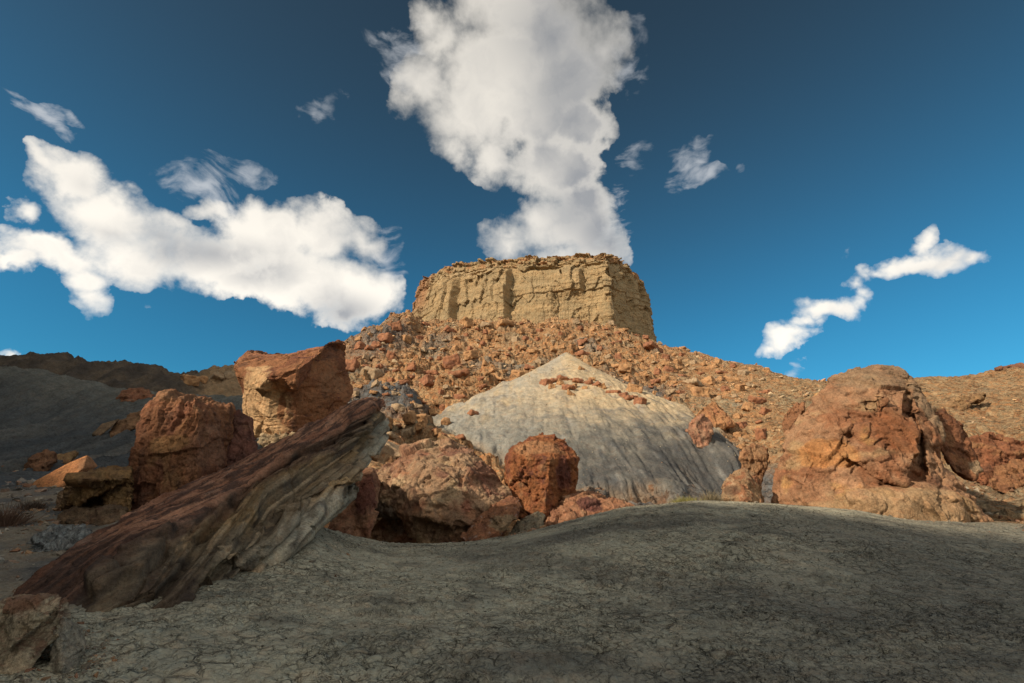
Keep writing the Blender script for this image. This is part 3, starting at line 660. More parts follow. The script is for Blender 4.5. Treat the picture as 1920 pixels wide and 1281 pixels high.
def rockify(V, Q, k, lump=.12, chip=1.0, strata=None, blocks=None, cracks=.03, pits=None, fine=.02, flow=None, seed=0):
    """k: size in metres that one unit of the noise spans"""
    Nn = normals(V, Q); p = V / k + seed * 3.7
    w = np.stack([fbm(p * 1.3 + 11, 3), fbm(p * 1.3 + 31, 3), fbm(p * 1.3 + 51, 3)], 1)
    d = k * lump * .6 * fbm(p * 1.2, 4)
    for sc_, am_, sd_ in ((.85, .10, 61), (2.3, .035, 67)):        # broken planar faces
        f1, f2, idn, vec = worley(p * sc_ + .12 * w, seed + sd_)
        d = d + chip * k * am_ * ((vec * _g[idn]).sum(1) * 1.3 + .35 * _g[idn][:, 0])
    if strata:
        for (sd, h, amp) in strata:
            sd = np.array(sd, float); sd /= np.linalg.norm(sd)
            t = V @ sd + k * .22 * w[:, 0] + .05 * k * fbm(p * 4, 3)
            m = smooth(-.35, .35, fbm(p * .9 + 5, 2))
            d = d + amp * ledge1(t, h, seed + 3) * (.35 + m) + amp * .45 * ledge1(t, h * .37, seed + 9) * (.3 + m)
    if blocks:
        sc, amp = blocks
        f1, f2, idn, vec = worley(p * sc + .35 * w, seed)
        d = d + amp * _g[idn][:, 1] + amp * .9 * (vec * _g[idn]).sum(1) - amp * .5 * (1 - smooth(0, .08, f2 - f1)) * smooth(-.05, .35, fbm(p * .8, 2, seed=41))
    if flow:   # curved overhanging skins, as on weathered sandstone
        sc, amp = flow
        f = fbm(p * sc * .7 + .8 * w, 3, seed=4); fr = f * 3.2; kk = np.floor(fr); g = fr - kk
        d = d + amp * (kk * .55 + .55 * smooth(.0, .16, g)) - amp * .35 * (1 - smooth(0, .10, g)) * smooth(-.4, .2, fbm(p * 2.2, 2, seed=8))
    if cracks:
        r = fbm(p * 2.1 + .4 * w, 3, seed=21, ridged=True)
        d = d - cracks * k * smooth(.74, .93, r)
    if pits:
        sc, amp, cov = pits
        f1, f2, idn, vec = worley(p * sc + .25 * w, seed + 2)
        on = (_g[idn][:, 2] > 1 - 2 * cov)
        d = d - amp * on * (1 - smooth(.12, .42, f1))
    d = d + fine * 1.5 * k * fbm(p * 7, 5, gain=.6) + fine * k * .8 * (fbm(p * 16, 4, ridged=True) - .3)
    d = d - 1.1 * fine * k * smooth(.55, .85, fbm(p * 4.5 + .5 * w, 3, ridged=True, seed=51))
    return V + Nn * d[:, None]
RUST = (.33, .13, .055); TAN = (.44, .30, .17); PURP = (.20, .095, .07); BROWN = (.25, .13, .07); PALE = (.50, .37, .23); GREYT = (.27, .24, .18); ORNG = (.45, .21, .09)
def paint(V, base, layers, k, anchors=(), Nn=None):
    c = np.tile(np.array(base, float), (len(V), 1))
    for ly in layers:
        col, sc, lo, hi, st = ly[:5]; seed = ly[5] if len(ly) > 5 else 0
        sc = np.array(sc if np.ndim(sc) else (sc,) * 3, float)
        n = fbm(V / k * sc, 5, seed=seed * 7.1 + 1)
        if len(ly) > 6:   # only on faces turned this way
            n = n + ly[7] * (Nn @ np.array(ly[6], float)) - ly[7] * .5
        c = lerp(c, col, st * smooth(lo, hi, n))
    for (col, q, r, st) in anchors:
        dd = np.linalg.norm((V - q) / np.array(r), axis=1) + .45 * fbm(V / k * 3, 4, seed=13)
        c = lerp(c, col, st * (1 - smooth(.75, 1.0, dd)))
    return np.clip(c, .01, .9)
def hero(label, parts, base=None, Y0=None, vox=1.0, relaxn=2, rk={}, col=None, mat=None, carve=(), cat='boulder', name='boulder', group=None, sink=.5, k=None):
    """parts: [(points (px, py, dY), thickness backwards in m)]; base: pixel where the rock meets the ground"""
    if base is not None:
        h = hit(*base); Y0 = h[1]
    bm = bmesh.new(); allp = []
    for pt, back in parts:
        w = [P(a, b, Y0 + c) for a, b, c in pt]; cen = np.mean(w, 0)
        rd = cen[:2] / np.linalg.norm(cen[:2]) * back
        bk = [q + np.array([(cen[0] - q[0]) * .15 + rd[0], rd[1], (cen[2] - q[2]) * .15 + back * (cen[2] - EYE) / np.linalg.norm(cen[:2]) * .6]) for q in w]
        zb = min(q[2] for q in w)
        low = [q - np.array([0, 0, sink]) for q in w + bk if q[2] < zb + .25 * (max(q_[2] for q_ in w) - zb)] if sink else []
        hull_points(bm, w + bk + low); allp += w
    allp = np.array(allp); size = np.ptp(allp, axis=0).max(); k = k or size / 3.0
    V, Q = remesh(bm, Y0 / 960 * 1.875 * vox)
    V = relax(V, Q, relaxn)
    for (c, r, dp) in carve:
        q = P(c[0], c[1], Y0 + c[2]); r = np.array(r if np.ndim(r) else (r,) * 3, float)
        u = (V - q) / r; l = np.linalg.norm(u, axis=1)[:, None]
        V = np.where(l < 1, q + (u / np.maximum(l, 1e-4)) * r * (l + (1 - l) * dp), V)
    V = rockify(V, Q, k, **rk)
    loc = np.array([allp[:, 0].mean(), allp[:, 1].mean(), allp[:, 2].min()])
    Nn = normals(V, Q)
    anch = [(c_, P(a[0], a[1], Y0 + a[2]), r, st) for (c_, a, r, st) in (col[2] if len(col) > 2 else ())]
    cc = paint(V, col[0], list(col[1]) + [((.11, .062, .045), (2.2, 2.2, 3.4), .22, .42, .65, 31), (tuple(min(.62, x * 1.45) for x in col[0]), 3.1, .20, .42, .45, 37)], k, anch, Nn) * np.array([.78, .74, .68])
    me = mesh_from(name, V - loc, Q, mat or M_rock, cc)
    o = link(name, me, loc=tuple(loc)); tag(o, label, cat, group)
    return o
M_rock = surf_mat('weathered_sandstone', .9, ((1.8, .16, 1.0), (6, .07, 1.0), (20, .022, .9)), vary=.34)
M_rock_far = surf_mat('sandstone_blocks', .5, ((1.2, .22, 1.0), (5, .07, 1.0)), vary=.32)
M_slab = surf_mat('layered_slab', 1.4, ((2.5, .08, 1.0), (9, .035, 1.0), (32, .012, .9)), vary=.36, spots=(40, .74, (.42, .38, .32)))

# the slab that leans up out of the mud
def build_slab():
    g = lambda px, py: hit(px, py)[1]
    st = [  # top back edge, crease, middle, bottom
        [(22, 1122, 6.7), (112, 1150, 6.2), (140, 1168, 5.9), (155, 1186, 6.0)],
        [(130, 1030, 7.4), (245, 1030, 6.8), (285, 1090, 6.4), (330, 1140, g(330, 1130))],
        [(242, 958, 8.4), (365, 968, 7.8), (405, 1025, 7.4), (455, 1078, g(450, 1070))],
        [(372, 898, 9.6), (470, 905, 9.0), (515, 965, 8.8), (575, 1008, g(570, 1003) - .3)],
        [(480, 848, 10.6), (560, 845, 10.0), (600, 895, 9.9), (646, 948, 10.6)],
        [(600, 787, 11.4), (648, 797, 10.9), (672, 835, 11.0), (658, 905, 11.4)],
        [(690, 748, 12.0), (704, 770, 11.6), (700, 786, 11.8), (694, 812, 12.0)]]
    W = [[P(*q) for q in s] for s in st]
    bm = bmesh.new()
    for a, b in zip(W[:-1], W[1:]):
        pts = []
        for s in (a, b):
            th = np.linalg.norm(s[0] - s[3])
            pts += s; pts += [s[0] + np.array([.25, .8, -.35]), s[3] + np.array([-.5, 1.5, .15]) ]
        hull_points(bm, pts)
    # thin top layer that juts out past the end
    tip = [P(722, 752, 12.2), P(724, 760, 12.1), P(700, 775, 11.9), P(640, 780, 11.3), P(690, 746, 12.0), P(640, 768, 11.6), P(705, 745, 12.4), P(640, 772, 12.3)]
    hull_points(bm, tip)
    # pale lower shelves along the foot
    sh = [P(380, 1068, 7.0), P(470, 1030, 7.8), P(560, 985, 9.2), P(655, 930, 10.4), P(640, 905, 10.6), P(540, 965, 9.4), P(450, 1005, 7.9), P(590, 988, 9.8), P(470, 1062, 7.9)]
    hull_points(bm, sh + [q + np.array([0, .8, .1]) for q in sh])
    V, Q = remesh(bm, .020); V = relax(V, Q, 2); V0 = V.copy()
    ax = W[5][0] - W[1][0]; ax /= np.linalg.norm(ax)
    fr = W[3][1] - W[3][0]; fr -= ax * (fr @ ax); fr /= np.linalg.norm(fr); up = np.cross(ax, fr); up = up if up[2] > 0 else -up
    a_ = V @ ax; u_ = V @ up; f_ = V @ fr; a0_ = a_.copy()
    Nn = normals(V, Q); L = np.stack([a_ * .45, f_ * 1.0, u_ * 1.0], 1)
    # bedding ledges run along the slab
    t = u_ + .05 * fbm(np.stack([a_ * .25, f_ * .5, u_ * .5], 1), 3) + .015 * fbm(L * 2.5, 3)
    def along(k): return np.stack([np.interp(a0_, [w_[k] @ ax for w_ in W], [w_[k][c_] for w_ in W]) for c_ in range(3)], 1)
    Cp = along(1); e1 = along(0) - Cp; e2 = along(3) - Cp; q0 = V0 - Cp
    l1 = np.linalg.norm(e1, axis=1); l2 = np.linalg.norm(e2, axis=1)
    s1_ = (q0 * e1).sum(1) / l1; s2_ = (q0 * e2).sum(1) / l2
    h = 1 - s2_ / np.maximum(l2, .2) + .16 * fbm(L * 1.8, 4, seed=5)
    topm = smooth(-.04, .10, s1_ - s2_ + .09 * fbm(L * 3, 4, seed=6))
    side = 1 - topm
    d = side * (.17 * ledge1(t, .21, 4, .85) + .09 * ledge1(t, .08, 7, .85) + .03 * ledge1(t, .03, 2, .7))
    # broken bark-like layers on the top face
    top = 1 - side
    n1 = fbm(np.stack([a_ * .8, f_ * 4.2, u_ * .5], 1), 4); st1 = n1 * 5; kk = np.floor(st1); 
    d += top * (.030 * (kk + smooth(.75, 1, st1 - kk)) + .03 * fbm(np.stack([a_ * 2, f_ * 14, u_ * 2], 1), 3, ridged=True))
    d += .07 * fbm(L * .9, 4) + .035 * fbm(L * 4, 4) + .016 * fbm(V * 14, 3)
    w = np.stack([fbm(L * 1.5 + 3, 3)] * 3, 1)
    f1, f2, idn, vec = worley(L * 1.6 + .4 * w, 3); d += side * (.07 * _g[idn][:, 1] + .05 * (vec * _g[idn]).sum(1) - .06 * (1 - smooth(0, .06, f2 - f1)))
    d -= .05 * smooth(.72, .92, fbm(L * 1.5, 3, ridged=True, seed=9)) * side
    V = V + Nn * d[:, None]; Nn = normals(V, Q)
    c = np.tile(np.array((.27, .205, .13)), (len(V), 1))
    c = lerp(c, (.19, .15, .10), smooth(-.2, .3, fbm(L * np.array([1, 1, 3]), 4, seed=1)))
    c = lerp(c, (.32, .21, .10), .7 * smooth(.08, .35, fbm(L * np.array([.8, .8, 2.6]), 4, seed=2)))
    # pale foot, rust upper band, purple-brown skin on the bedding face
    c = lerp(c, (.34, .32, .25), .85 * (1 - smooth(.10, .36, h)) * smooth(W[1][1] @ ax, W[3][1] @ ax, a_))
    bd = _g[_h(np.floor(t / .045).astype(np.int64), np.zeros(len(V), np.int64) + 77, np.zeros(len(V), np.int64))][:, 0]
    c = c * (1 + .45 * bd * side)[:, None]
    c = lerp(c, (.13, .075, .05), .85 * smooth(.72, .95, h))
    c = lerp(c, (.09, .055, .045), .7 * smooth(.1, .35, fbm(L * 2.2, 5, seed=7)) * smooth(.55, .85, h))
    tm = topm
    tc_ = lerp((.37, .195, .12), (.22, .105, .065), smooth(-.3, .3, fbm(np.stack([a_ * .8, f_ * 5, u_], 1), 4, seed=3)))
    tc_ = lerp(tc_, (.36, .235, .175), .6 * smooth(.15, .4, fbm(np.stack([a_ * 1.2, f_ * 7, u_], 1), 4, seed=6)))
    tc_ = lerp(tc_, (.055, .035, .03), .85 * smooth(.45, .75, fbm(np.stack([a_ * .9, f_ * 8, u_ * 3], 1), 4, ridged=True, seed=91)))
    c = lerp(c, tc_, tm)
    c = lerp(c, (.05, .04, .032), .7 * side * smooth(.6, .85, fbm(np.stack([a_ * .55, f_ * 2, t * 7], 1), 4, ridged=True, seed=93)))
    # deep shade on the buried near end, painted in as near-black
    ne = 1 - smooth(W[0][1] @ ax, W[2][1] @ ax, a_); c = lerp(c, (.05, .035, .03), .95 * ne * smooth(-.6, .1, fbm(L * 1.3, 4, seed=14)))
    loc = np.array([W[2][3][0], W[2][3][1], W[2][3][2]])
    ms = surf_mat('slab_bedding', 1.4, ((2.5, .07, 1.0), (9, .035, 1.0), (32, .012, .9)), vary=.34, stripes=(tuple(up), 9, .05), spots=(40, .74, (.42, .38, .32)))
    o = link('leaning_slab', mesh_from('leaning_slab', V - loc, Q, ms, c), loc=tuple(loc))
    tag(o, 'long layered sandstone slab leaning up out of the mud, purple brown top and pale foot', 'rock slab')
build_slab()

S = (0.1, 0.1, 1.0)
# big domed boulder on the right
hero('huge domed orange and tan boulder with hollows on the right of the mud mound',
     [([(1452, 945, 1.5), (1455, 880, 1.8), (1468, 838, 2), (1494, 786, 2.2), (1530, 750, 2.4), (1562, 714, 2.6), (1602, 692, 2.8), (1642, 684, 3), (1682, 690, 3), (1708, 708, 2.8), (1735, 745, 2.6), (1752, 790, 2.3), (1765, 860, 1.6), (1745, 940, .6), (1500, 905, .4), (1560, 790, .8), (1650, 745, 1.2), (1700, 790, .9), (1712, 870, .2), (1640, 905, -.3), (1560, 940, 0)], 4.5),
      ([(1520, 955, .1), (1600, 930, -.6), (1720, 925, -.8), (1800, 935, -.5), (1840, 950, 0), (1869, 975, .2), (1850, 988, -.2), (1790, 982, -.8), (1680, 972, -1.0), (1580, 960, -.5), (1765, 880, .8), (1500, 915, .8)], 3.0),
      ([(1640, 735, 1.0), (1700, 730, 1.2), (1690, 800, .2), (1668, 828, -.1), (1648, 800, .2)], 1.5),
      ([(1585, 800, .5), (1650, 790, .2), (1712, 780, .5), (1722, 850, -.2), (1690, 880, -.5), (1630, 862, -.3), (1575, 850, .1)], 1.5),
      ([(1706, 710, 2.2), (1735, 750, 1.7), (1758, 800, 1.3), (1730, 808, .7), (1712, 770, 1.0)], 1.8),
      ([(1735, 820, .8), (1752, 850, .6), (1768, 910, .2), (1752, 915, -.3), (1738, 870, 0)], 1.5)],
     Y0=15.9, rk=dict(lump=.10, chip=.45, strata=[((.15, .1, 1), .62, .05)], flow=(1.5, .15), cracks=.022, fine=.006, blocks=(2.2, .02), seed=2),
     carve=[((1592, 812, .1), (.28, .5, .20), .9), ((1636, 752, .9), (.40, .4, .18), .9), ((1605, 905, -1.0), (1.1, .9, .35), .5), ((1525, 840, .2), (.9, .5, .5), .35), ((1690, 838, -.5), (.18, .5, .35), .8)],
     col=((.38, .225, .135), [((.28, .13, .07), 1.3, -.15, .25, .9, 1), ((.42, .30, .17), (1, 1, 2), .10, .32, .75, 2), ((.20, .10, .06), 2.4, .22, .42, .7, 3), ((.50, .30, .12), 1.6, .18, .35, .6, 6)],
          [((.30, .215, .14), (1640, 695, 2.5), (2.9, 3.2, 1.25), .75), ((.29, .21, .14), (1735, 775, 1.8), (.6, 1.8, 1.3), .85), ((.42, .29, .17), (1720, 950, -.5), (2.6, 2.5, .60), .75), ((.33, .225, .13), (1620, 965, -.5), (2.5, 2, .5), .5), ((.27, .11, .05), (1690, 800, 0), (.8, 1.2, 1.0), .7), ((.52, .25, .09), (1545, 850, .5), (.9, 1.2, .6), .6)]))
hero('dark red rounded boulder leaning behind the right side of the huge domed boulder',
     [([(1745, 775, 0), (1770, 765, .2), (1800, 800, .3), (1830, 850, .2), (1838, 875, 0), (1822, 893, -.2), (1790, 880, -.3), (1755, 830, -.2)], 2.2)],
     Y0=18.2, rk=dict(lump=.12, cracks=.03, fine=.015, flow=(1.2, .05), seed=5), sink=.1,
     col=((.22, .10, .055), [((.32, .17, .09), 1.3, 0, .3, .8, 1), ((.12, .07, .05), 2, .1, .4, .7, 2)], [((.42, .33, .22), (1832, 880, 0), (.5, .8, .3), .7)]))
# middle group
hero('big weathered boulder with flaking pink and tan skin above a dark hollow',
     [([(698, 905, 1.2), (712, 872, 1.6), (758, 848, 1.9), (800, 831, 2.1), (842, 827, 2.1), (882, 842, 1.9), (918, 878, 1.6), (945, 908, 1.3), (956, 925, 1.0), (935, 945, .2), (870, 955, -.3), (800, 935, -.4), (745, 925, .1), (705, 925, .8), (790, 872, .3), (860, 880, .2)], 3.5),
      ([(765, 930, .2), (870, 945, -.3), (905, 960, .1), (882, 1000, .1), (865, 1026, 0), (800, 1020, .3), (760, 975, .5)], 3.0),
      ([(690, 900, 2.9), (800, 900, 2.9), (800, 1020, 2.6), (690, 1010, 2.6)], 1.5),
      ([(690, 885, 1.2), (745, 900, .2), (760, 920, .1), (735, 930, .3), (700, 915, .9)], 1.6)],
     Y0=14.9, rk=dict(lump=.12, strata=[((.2, -.2, 1), .5, .03)], flow=(1.9, .10), cracks=.03, fine=.014, blocks=(2.4, .06), seed=4),
     col=((.38, .255, .165), [((.30, .155, .10), 1.6, -.05, .25, .75, 1), ((.20, .095, .07), 2.6, .12, .32, .8, 2), ((.50, .38, .24), 1.5, .15, .35, .7, 3), ((.45, .22, .12), 3, .25, .4, .6, 5)],
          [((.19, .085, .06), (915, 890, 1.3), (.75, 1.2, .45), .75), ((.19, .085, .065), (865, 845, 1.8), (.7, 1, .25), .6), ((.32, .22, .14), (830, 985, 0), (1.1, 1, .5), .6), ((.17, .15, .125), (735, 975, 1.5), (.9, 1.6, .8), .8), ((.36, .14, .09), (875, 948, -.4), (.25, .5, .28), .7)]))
hero('reddish pillar shaped rock with a purple lump, between the leaning slab and the dark hollow',
     [([(655, 872, .4), (700, 878, .5), (712, 905, .5), (706, 950, .1), (690, 985, -.3), (650, 1004, -.5), (618, 984, -.2), (640, 930, 0)], 1.8), ([(668, 888, 0), (695, 885, 0), (704, 920, -.1), (690, 962, -.4), (668, 955, -.3)], 1.0)],
     Y0=13.7, rk=dict(lump=.14, cracks=.03, fine=.018, flow=(1.4, .05), seed=7),
     col=((.36, .205, .13), [((.25, .11, .075), 1.6, -.1, .3, .7, 1)], [((.19, .075, .06), (686, 925, -.2), (.32, .7, .62), .85)]))
hero('blocky rust red boulder pitted with small holes, perched upright beside the clay cone',
     [([(943, 885, .7), (948, 855, .7), (972, 828, 1.0), (1000, 815, 1.3), (1042, 812, 1.3), (1066, 832, 1.1), (1088, 855, .7), (1086, 905, .8), (1076, 940, .9), (1045, 962, .3), (1015, 968, .1), (985, 948, .2), (955, 928, .5), (962, 850, .1), (1032, 862, -.4), (1022, 930, -.2), (960, 905, .2)], 2.2),
      ([(1000, 818, 1), (1060, 822, .9), (1066, 832, 1.1), (1010, 812, 1.3)], .8)],
     Y0=16.0, relaxn=1, rk=dict(lump=.07, blocks=(1.7, .05), cracks=.03, fine=.022, pits=(5.5, .06, .3), strata=[((.1, .3, 1), .5, .03)], seed=9),
     col=((.31, .13, .058), [((.20, .07, .04), 1.8, -.1, .2, .8, 1), ((.13, .055, .045), 2.2, .2, .36, .8, 2), ((.44, .25, .13), 2.0, .18, .4, .6, 4)],
          [((.40, .225, .12), (1010, 840, .4), (.9, 1, .35), .7), ((.15, .06, .05), (1058, 890, .1), (.35, .7, .6), .8)]))
hero('tilted rust coloured plank shaped rock resting in front of the weathered boulder',
     [([(860, 1020, .2), (880, 985, .5), (925, 945, .7), (958, 926, .8), (972, 932, .8), (978, 950, .5), (974, 966, .2), (940, 990, -.1), (905, 1014, -.3), (875, 1024, -.3)], 1.0)],
     Y0=14.2, relaxn=1, rk=dict(lump=.05, blocks=(1.5, .025), cracks=.015, fine=.015, seed=3),
     col=((.33, .16, .09), [((.23, .10, .065), 2, -.1, .3, .7, 1), ((.42, .40, .40), 4, .28, .36, .5, 5)], [((.36, .27, .17), (945, 980, 0), (.5, .6, .25), .8)]))
hero('small angular grey stone at the foot of the rust red block', [([(952, 1004, 0), (972, 975, .2), (1008, 957, .3), (1024, 966, .3), (1017, 988, 0), (985, 1000, -.1)], .8)], Y0=14.5, relaxn=1,
     rk=dict(lump=.06, blocks=(1.5, .03), fine=.02, cracks=.01, seed=6), col=((.26, .22, .16), [((.18, .17, .14), 2, -.1, .3, .7, 1)]))
hero('low wide pinkish rock with purple stain right of the rust red block',
     [([(1020, 992, 0), (1034, 952, .2), (1065, 926, .6), (1100, 922, .8), (1150, 936, .8), (1188, 952, .6), (1150, 966, .1), (1080, 985, -.2)], 2.0), ([(1028, 985, -.3), (1040, 958, -.1), (1070, 952, -.1), (1080, 975, -.4)], .8)],
     Y0=15.7, rk=dict(lump=.10, blocks=(1.6, .06), cracks=.03, fine=.018, flow=(1.4, .04), seed=8),
     col=((.38, .20, .12), [((.27, .12, .075), 1.6, -.1, .3, .7, 1), ((.46, .30, .19), 2, .1, .3, .6, 3)], [((.14, .06, .055), (1105, 945, .3), (.45, .8, .25), .85)]))
hero('round tan and rust boulder at the mud crest left of the huge domed boulder',
     [([(1350, 945, 0), (1356, 908, .2), (1374, 886, .6), (1398, 877, .7), (1418, 889, .6), (1428, 914, .3), (1432, 945, 0), (1395, 905, -.2), (1400, 942, -.4)], 1.3)],
     Y0=16.2, rk=dict(lump=.09, blocks=(1.4, .05), cracks=.02, fine=.02, seed=11),
     col=((.36, .235, .14), [((.30, .13, .07), 1.5, -.05, .2, .8, 1), ((.48, .38, .26), 2.4, .15, .3, .6, 2)], [((.12, .07, .05), (1372, 920, 0), (.25, .5, .18), .7)]))
hero('two lobed tan rock above the round boulder in the dark gully',
     [([(1387, 850, 0), (1396, 838, .2), (1415, 832, .4), (1441, 838, .4), (1443, 850, .2), (1420, 860, 0), (1392, 862, -.1)], .9), ([(1386, 856, 0), (1408, 852, 0), (1418, 868, 0), (1408, 884, 0), (1390, 880, 0)], .9)],
     Y0=21, rk=dict(lump=.10, blocks=(1.2, .04), cracks=.02, fine=.02, seed=12), sink=1.0,
     col=((.38, .23, .13), [((.30, .15, .08), 1.5, -.1, .3, .7, 1)]))
hero('pink faced rock at the right edge of the clay cone', [([(1287, 808, 0), (1298, 788, .5), (1318, 776, .8), (1332, 790, .8), (1337, 815, .4), (1326, 834, 0), (1304, 826, -.2)], 1.8)], base=(1318, 838), relaxn=1,
     rk=dict(lump=.08, blocks=(1.4, .10), cracks=.02, fine=.02, seed=13), mat=M_rock_far, col=((.38, .20, .13), [((.45, .30, .20), 1.5, -.1, .3, .7, 1)]))
hero('large pointed orange slab behind the pink faced rock by the clay cone', [([(1296, 786, 0), (1318, 762, .8), (1336, 753, 1.2), (1352, 766, 1), (1378, 790, .4), (1345, 796, -.2), (1312, 796, -.3)], 2.0)], base=(1335, 800), relaxn=1,
     rk=dict(lump=.06, blocks=(1.2, .12), cracks=.02, fine=.02, seed=14), mat=M_rock_far, col=((.45, .24, .12), [((.34, .15, .08), 1.5, 0, .3, .8, 1)]))
# left group
hero('tall block shaped reddish brown boulder with fluted face, behind the leaning slab',
     [([(243, 965, 0), (247, 890, -.05), (256, 795, 0), (272, 762, .05), (300, 742, .2), (340, 738, .9), (368, 752, -.1), (385, 742, 1.6), (418, 754, 1.6), (440, 772, 1.5), (432, 900, 1.6), (372, 775, -.35), (366, 960, -.5), (256, 825, -.1), (300, 765, .2), (405, 790, .5), (405, 920, .5)], 2.4)],
     Y0=13.1, relaxn=2, rk=dict(lump=.03, chip=.5, strata=[((1, .30, .10), .17, .10), ((.1, .1, 1), .7, .03)], cracks=.02, fine=.020, pits=(4, .05, .25), seed=15),
     col=((.27, .13, .07), [((.19, .085, .055), (2.4, 2.4, .6), -.2, .2, .8, 1), ((.12, .065, .045), (3, 3, .5), .1, .35, .8, 2), ((.38, .22, .11), (1.5, 1.5, 1), .15, .35, .6, 3)],
          [((.36, .21, .10), (320, 835, -.2), (.6, .6, .25), .7), ((.30, .17, .10), (340, 755, 1), (1.4, 1.5, .3), .7), ((.33, .18, .115), (390, 850, .2), (.3, .8, .9), .6)]))
hero('dark purple brown slab split off from the right side of the tall fluted boulder',
     [([(428, 775, .2), (448, 768, .4), (470, 785, .5), (479, 830, .4), (476, 860, .2), (450, 910, 0), (426, 920, -.1), (424, 820, 0)], 1.4)],
     Y0=14.2, relaxn=1, rk=dict(lump=.08, blocks=(1.5, .05), cracks=.02, fine=.02, seed=16),
     col=((.19, .09, .07), [((.13, .065, .055), 1.6, -.1, .3, .8, 1), ((.28, .15, .10), 2.5, .1, .35, .6, 2)]))
bb = P(520, 700, 29.5); 
hero('large balanced boulder with scooped striped top and pale streaked front, above the leaning slab',
     [([(437, 680, .2), (450, 668, .8), (484, 642, 2.6), (515, 634, 3.2), (560, 640, 3.4), (600, 637, 3.2), (626, 632, 2.4), (645, 662, 2.4), (655, 700, 2.4), (663, 738, 2.4), (655, 760, 1.8), (598, 792, 1.0), (545, 822, .6), (505, 820, .5), (470, 792, .8), (455, 760, .9), (443, 710, .5), (510, 706, -1.2), (558, 696, -1.0), (562, 745, -.5), (548, 800, .2), (600, 665, .3), (480, 700, -.7)], 3.2),
      ([(436, 678, .1), (470, 694, -.9), (510, 702, -1.8), (558, 693, -1.6), (600, 662, -.1), (628, 632, 2.1), (470, 704, -.7), (510, 713, -1.5), (560, 703, -1.3), (500, 690, .5)], .5)],
     Y0=28.8, relaxn=1, vox=.7, sink=.8, carve=[((530, 592, .8), (3.9, 7.5, 2.5), .95), ((492, 772, -2.4), (1.8, 2.2, 2.2), .8), ((437, 740, 0), (.5, 1.5, 1.2), .5)],
     rk=dict(lump=.05, chip=.45, strata=[((.05, -.6, .78), .34, .07)], blocks=(1.1, .05), cracks=.02, fine=.007, seed=17),
     col=((.30, .145, .075), [((.20, .085, .05), (2.4, 2.4, .5), -.1, .25, .8, 1), ((.12, .06, .04), (2.6, 2.6, .45), .15, .35, .7, 2), ((.13, .055, .045), (.5, 5.5, 5.5), .42, .56, .9, 6, (0, -.6, .8), .6)],
          [((.58, .39, .22), (488, 768, 0), (2.1, 3.6, 2.5), 1.0), ((.42, .19, .08), (535, 715, -.8), (.9, 1, .65), .8), ((.22, .09, .04), (530, 765, -.2), (.28, 1.2, .95), .85), ((.37, .18, .11), (540, 662, 1.5), (2.8, 3.4, .60), .6), ((.30, .17, .10), (620, 720, 1.2), (.9, 1.8, .8), .5)]))
hero('pale broken rock ledge under the balanced boulder', [([(478, 838, 0), (490, 815, .4), (540, 808, .6), (565, 818, .4), (562, 838, 0), (520, 850, -.3)], 2.5)], Y0=28.0, relaxn=1,
     rk=dict(lump=.10, blocks=(2.2, .16), cracks=.04, fine=.03, strata=[((0, 0, 1), .3, .08)], seed=18), col=((.40, .32, .21), [((.30, .20, .12), 2, 0, .3, .7, 1)]))
hero('clean cut orange slab lying tilted on the dark shale, far left', [([(56, 914, 0), (64, 903, .14), (130, 867, .55), (163, 854, .7), (157, 878, .42), (112, 911, .04), (90, 917, -.02), (171, 858, .9), (184, 874, 1.0)], .9)], base=(90, 914), relaxn=0, sink=.15,
     rk=dict(lump=.02, chip=.15, cracks=.008, fine=.008, seed=19), col=((.50, .235, .105), [((.40, .18, .09), 1, 0, .4, .5, 1)], [((.30, .17, .10), (178, 872, .9), (.35, .8, .4), .7)]))
hero('dark brown rock with a split, up the slope behind the clean cut orange slab', [([(44, 882, 0), (56, 862, .3), (86, 842, .6), (98, 848, .6), (106, 864, .2), (84, 874, -.2), (52, 887, -.3)], 1.4)], base=(70, 884), relaxn=1,
     rk=dict(lump=.08, blocks=(1.4, .10), cracks=.04, fine=.02, seed=20), col=((.26, .14, .08), [((.17, .09, .06), 1.5, -.1, .3, .8, 1)]))
hero('small tan rock to the right of the dark brown split rock', [([(100, 866, 0), (108, 853, .2), (146, 847, .5), (140, 856, .2), (115, 868, -.1)], 1.0)], base=(118, 868), relaxn=1,
     rk=dict(lump=.10, blocks=(1.4, .07), cracks=.02, fine=.02, seed=21), col=((.34, .22, .11), [((.24, .14, .08), 1.5, -.1, .3, .8, 1)]))
hero('gnarled yellow brown ledge with a hollow beneath, left of the tall fluted boulder',
     [([(124, 910, 0), (142, 895, .4), (192, 880, .7), (246, 879, .7), (248, 896, 0), (200, 892, -.3), (160, 903, -.3)], 1.4), ([(212, 890, .3), (247, 888, .2), (247, 975, 0), (190, 972, 0), (196, 925, .4)], 1.4), ([(140, 905, .8), (215, 900, .8), (215, 950, .8), (140, 950, .8)], 1.2)],
     base=(190, 972), rk=dict(lump=.16, strata=[((.1, 0, 1), .14, .045)], flow=(2.0, .05), cracks=.05, fine=.03, pits=(3.5, .05, .3), seed=22), carve=[((186, 902, -.1), (.55, .8, .14), .8)],
     col=((.30, .19, .09), [((.17, .11, .07), 2, -.1, .3, .8, 1), ((.40, .26, .12), 2.4, .12, .35, .6, 2)]))
hero('rounded brown rock under the gnarled ledge, far left', [([(102, 944, 0), (110, 922, .2), (140, 912, .4), (178, 918, .4), (200, 936, .2), (180, 952, -.1), (122, 956, -.2)], 1.0)], base=(140, 956),
     rk=dict(lump=.12, cracks=.03, fine=.03, flow=(1.4, .03), seed=23), col=((.25, .165, .10), [((.15, .10, .07), 2, -.1, .3, .8, 1), ((.36, .27, .18), 3, .15, .35, .6, 2)]))
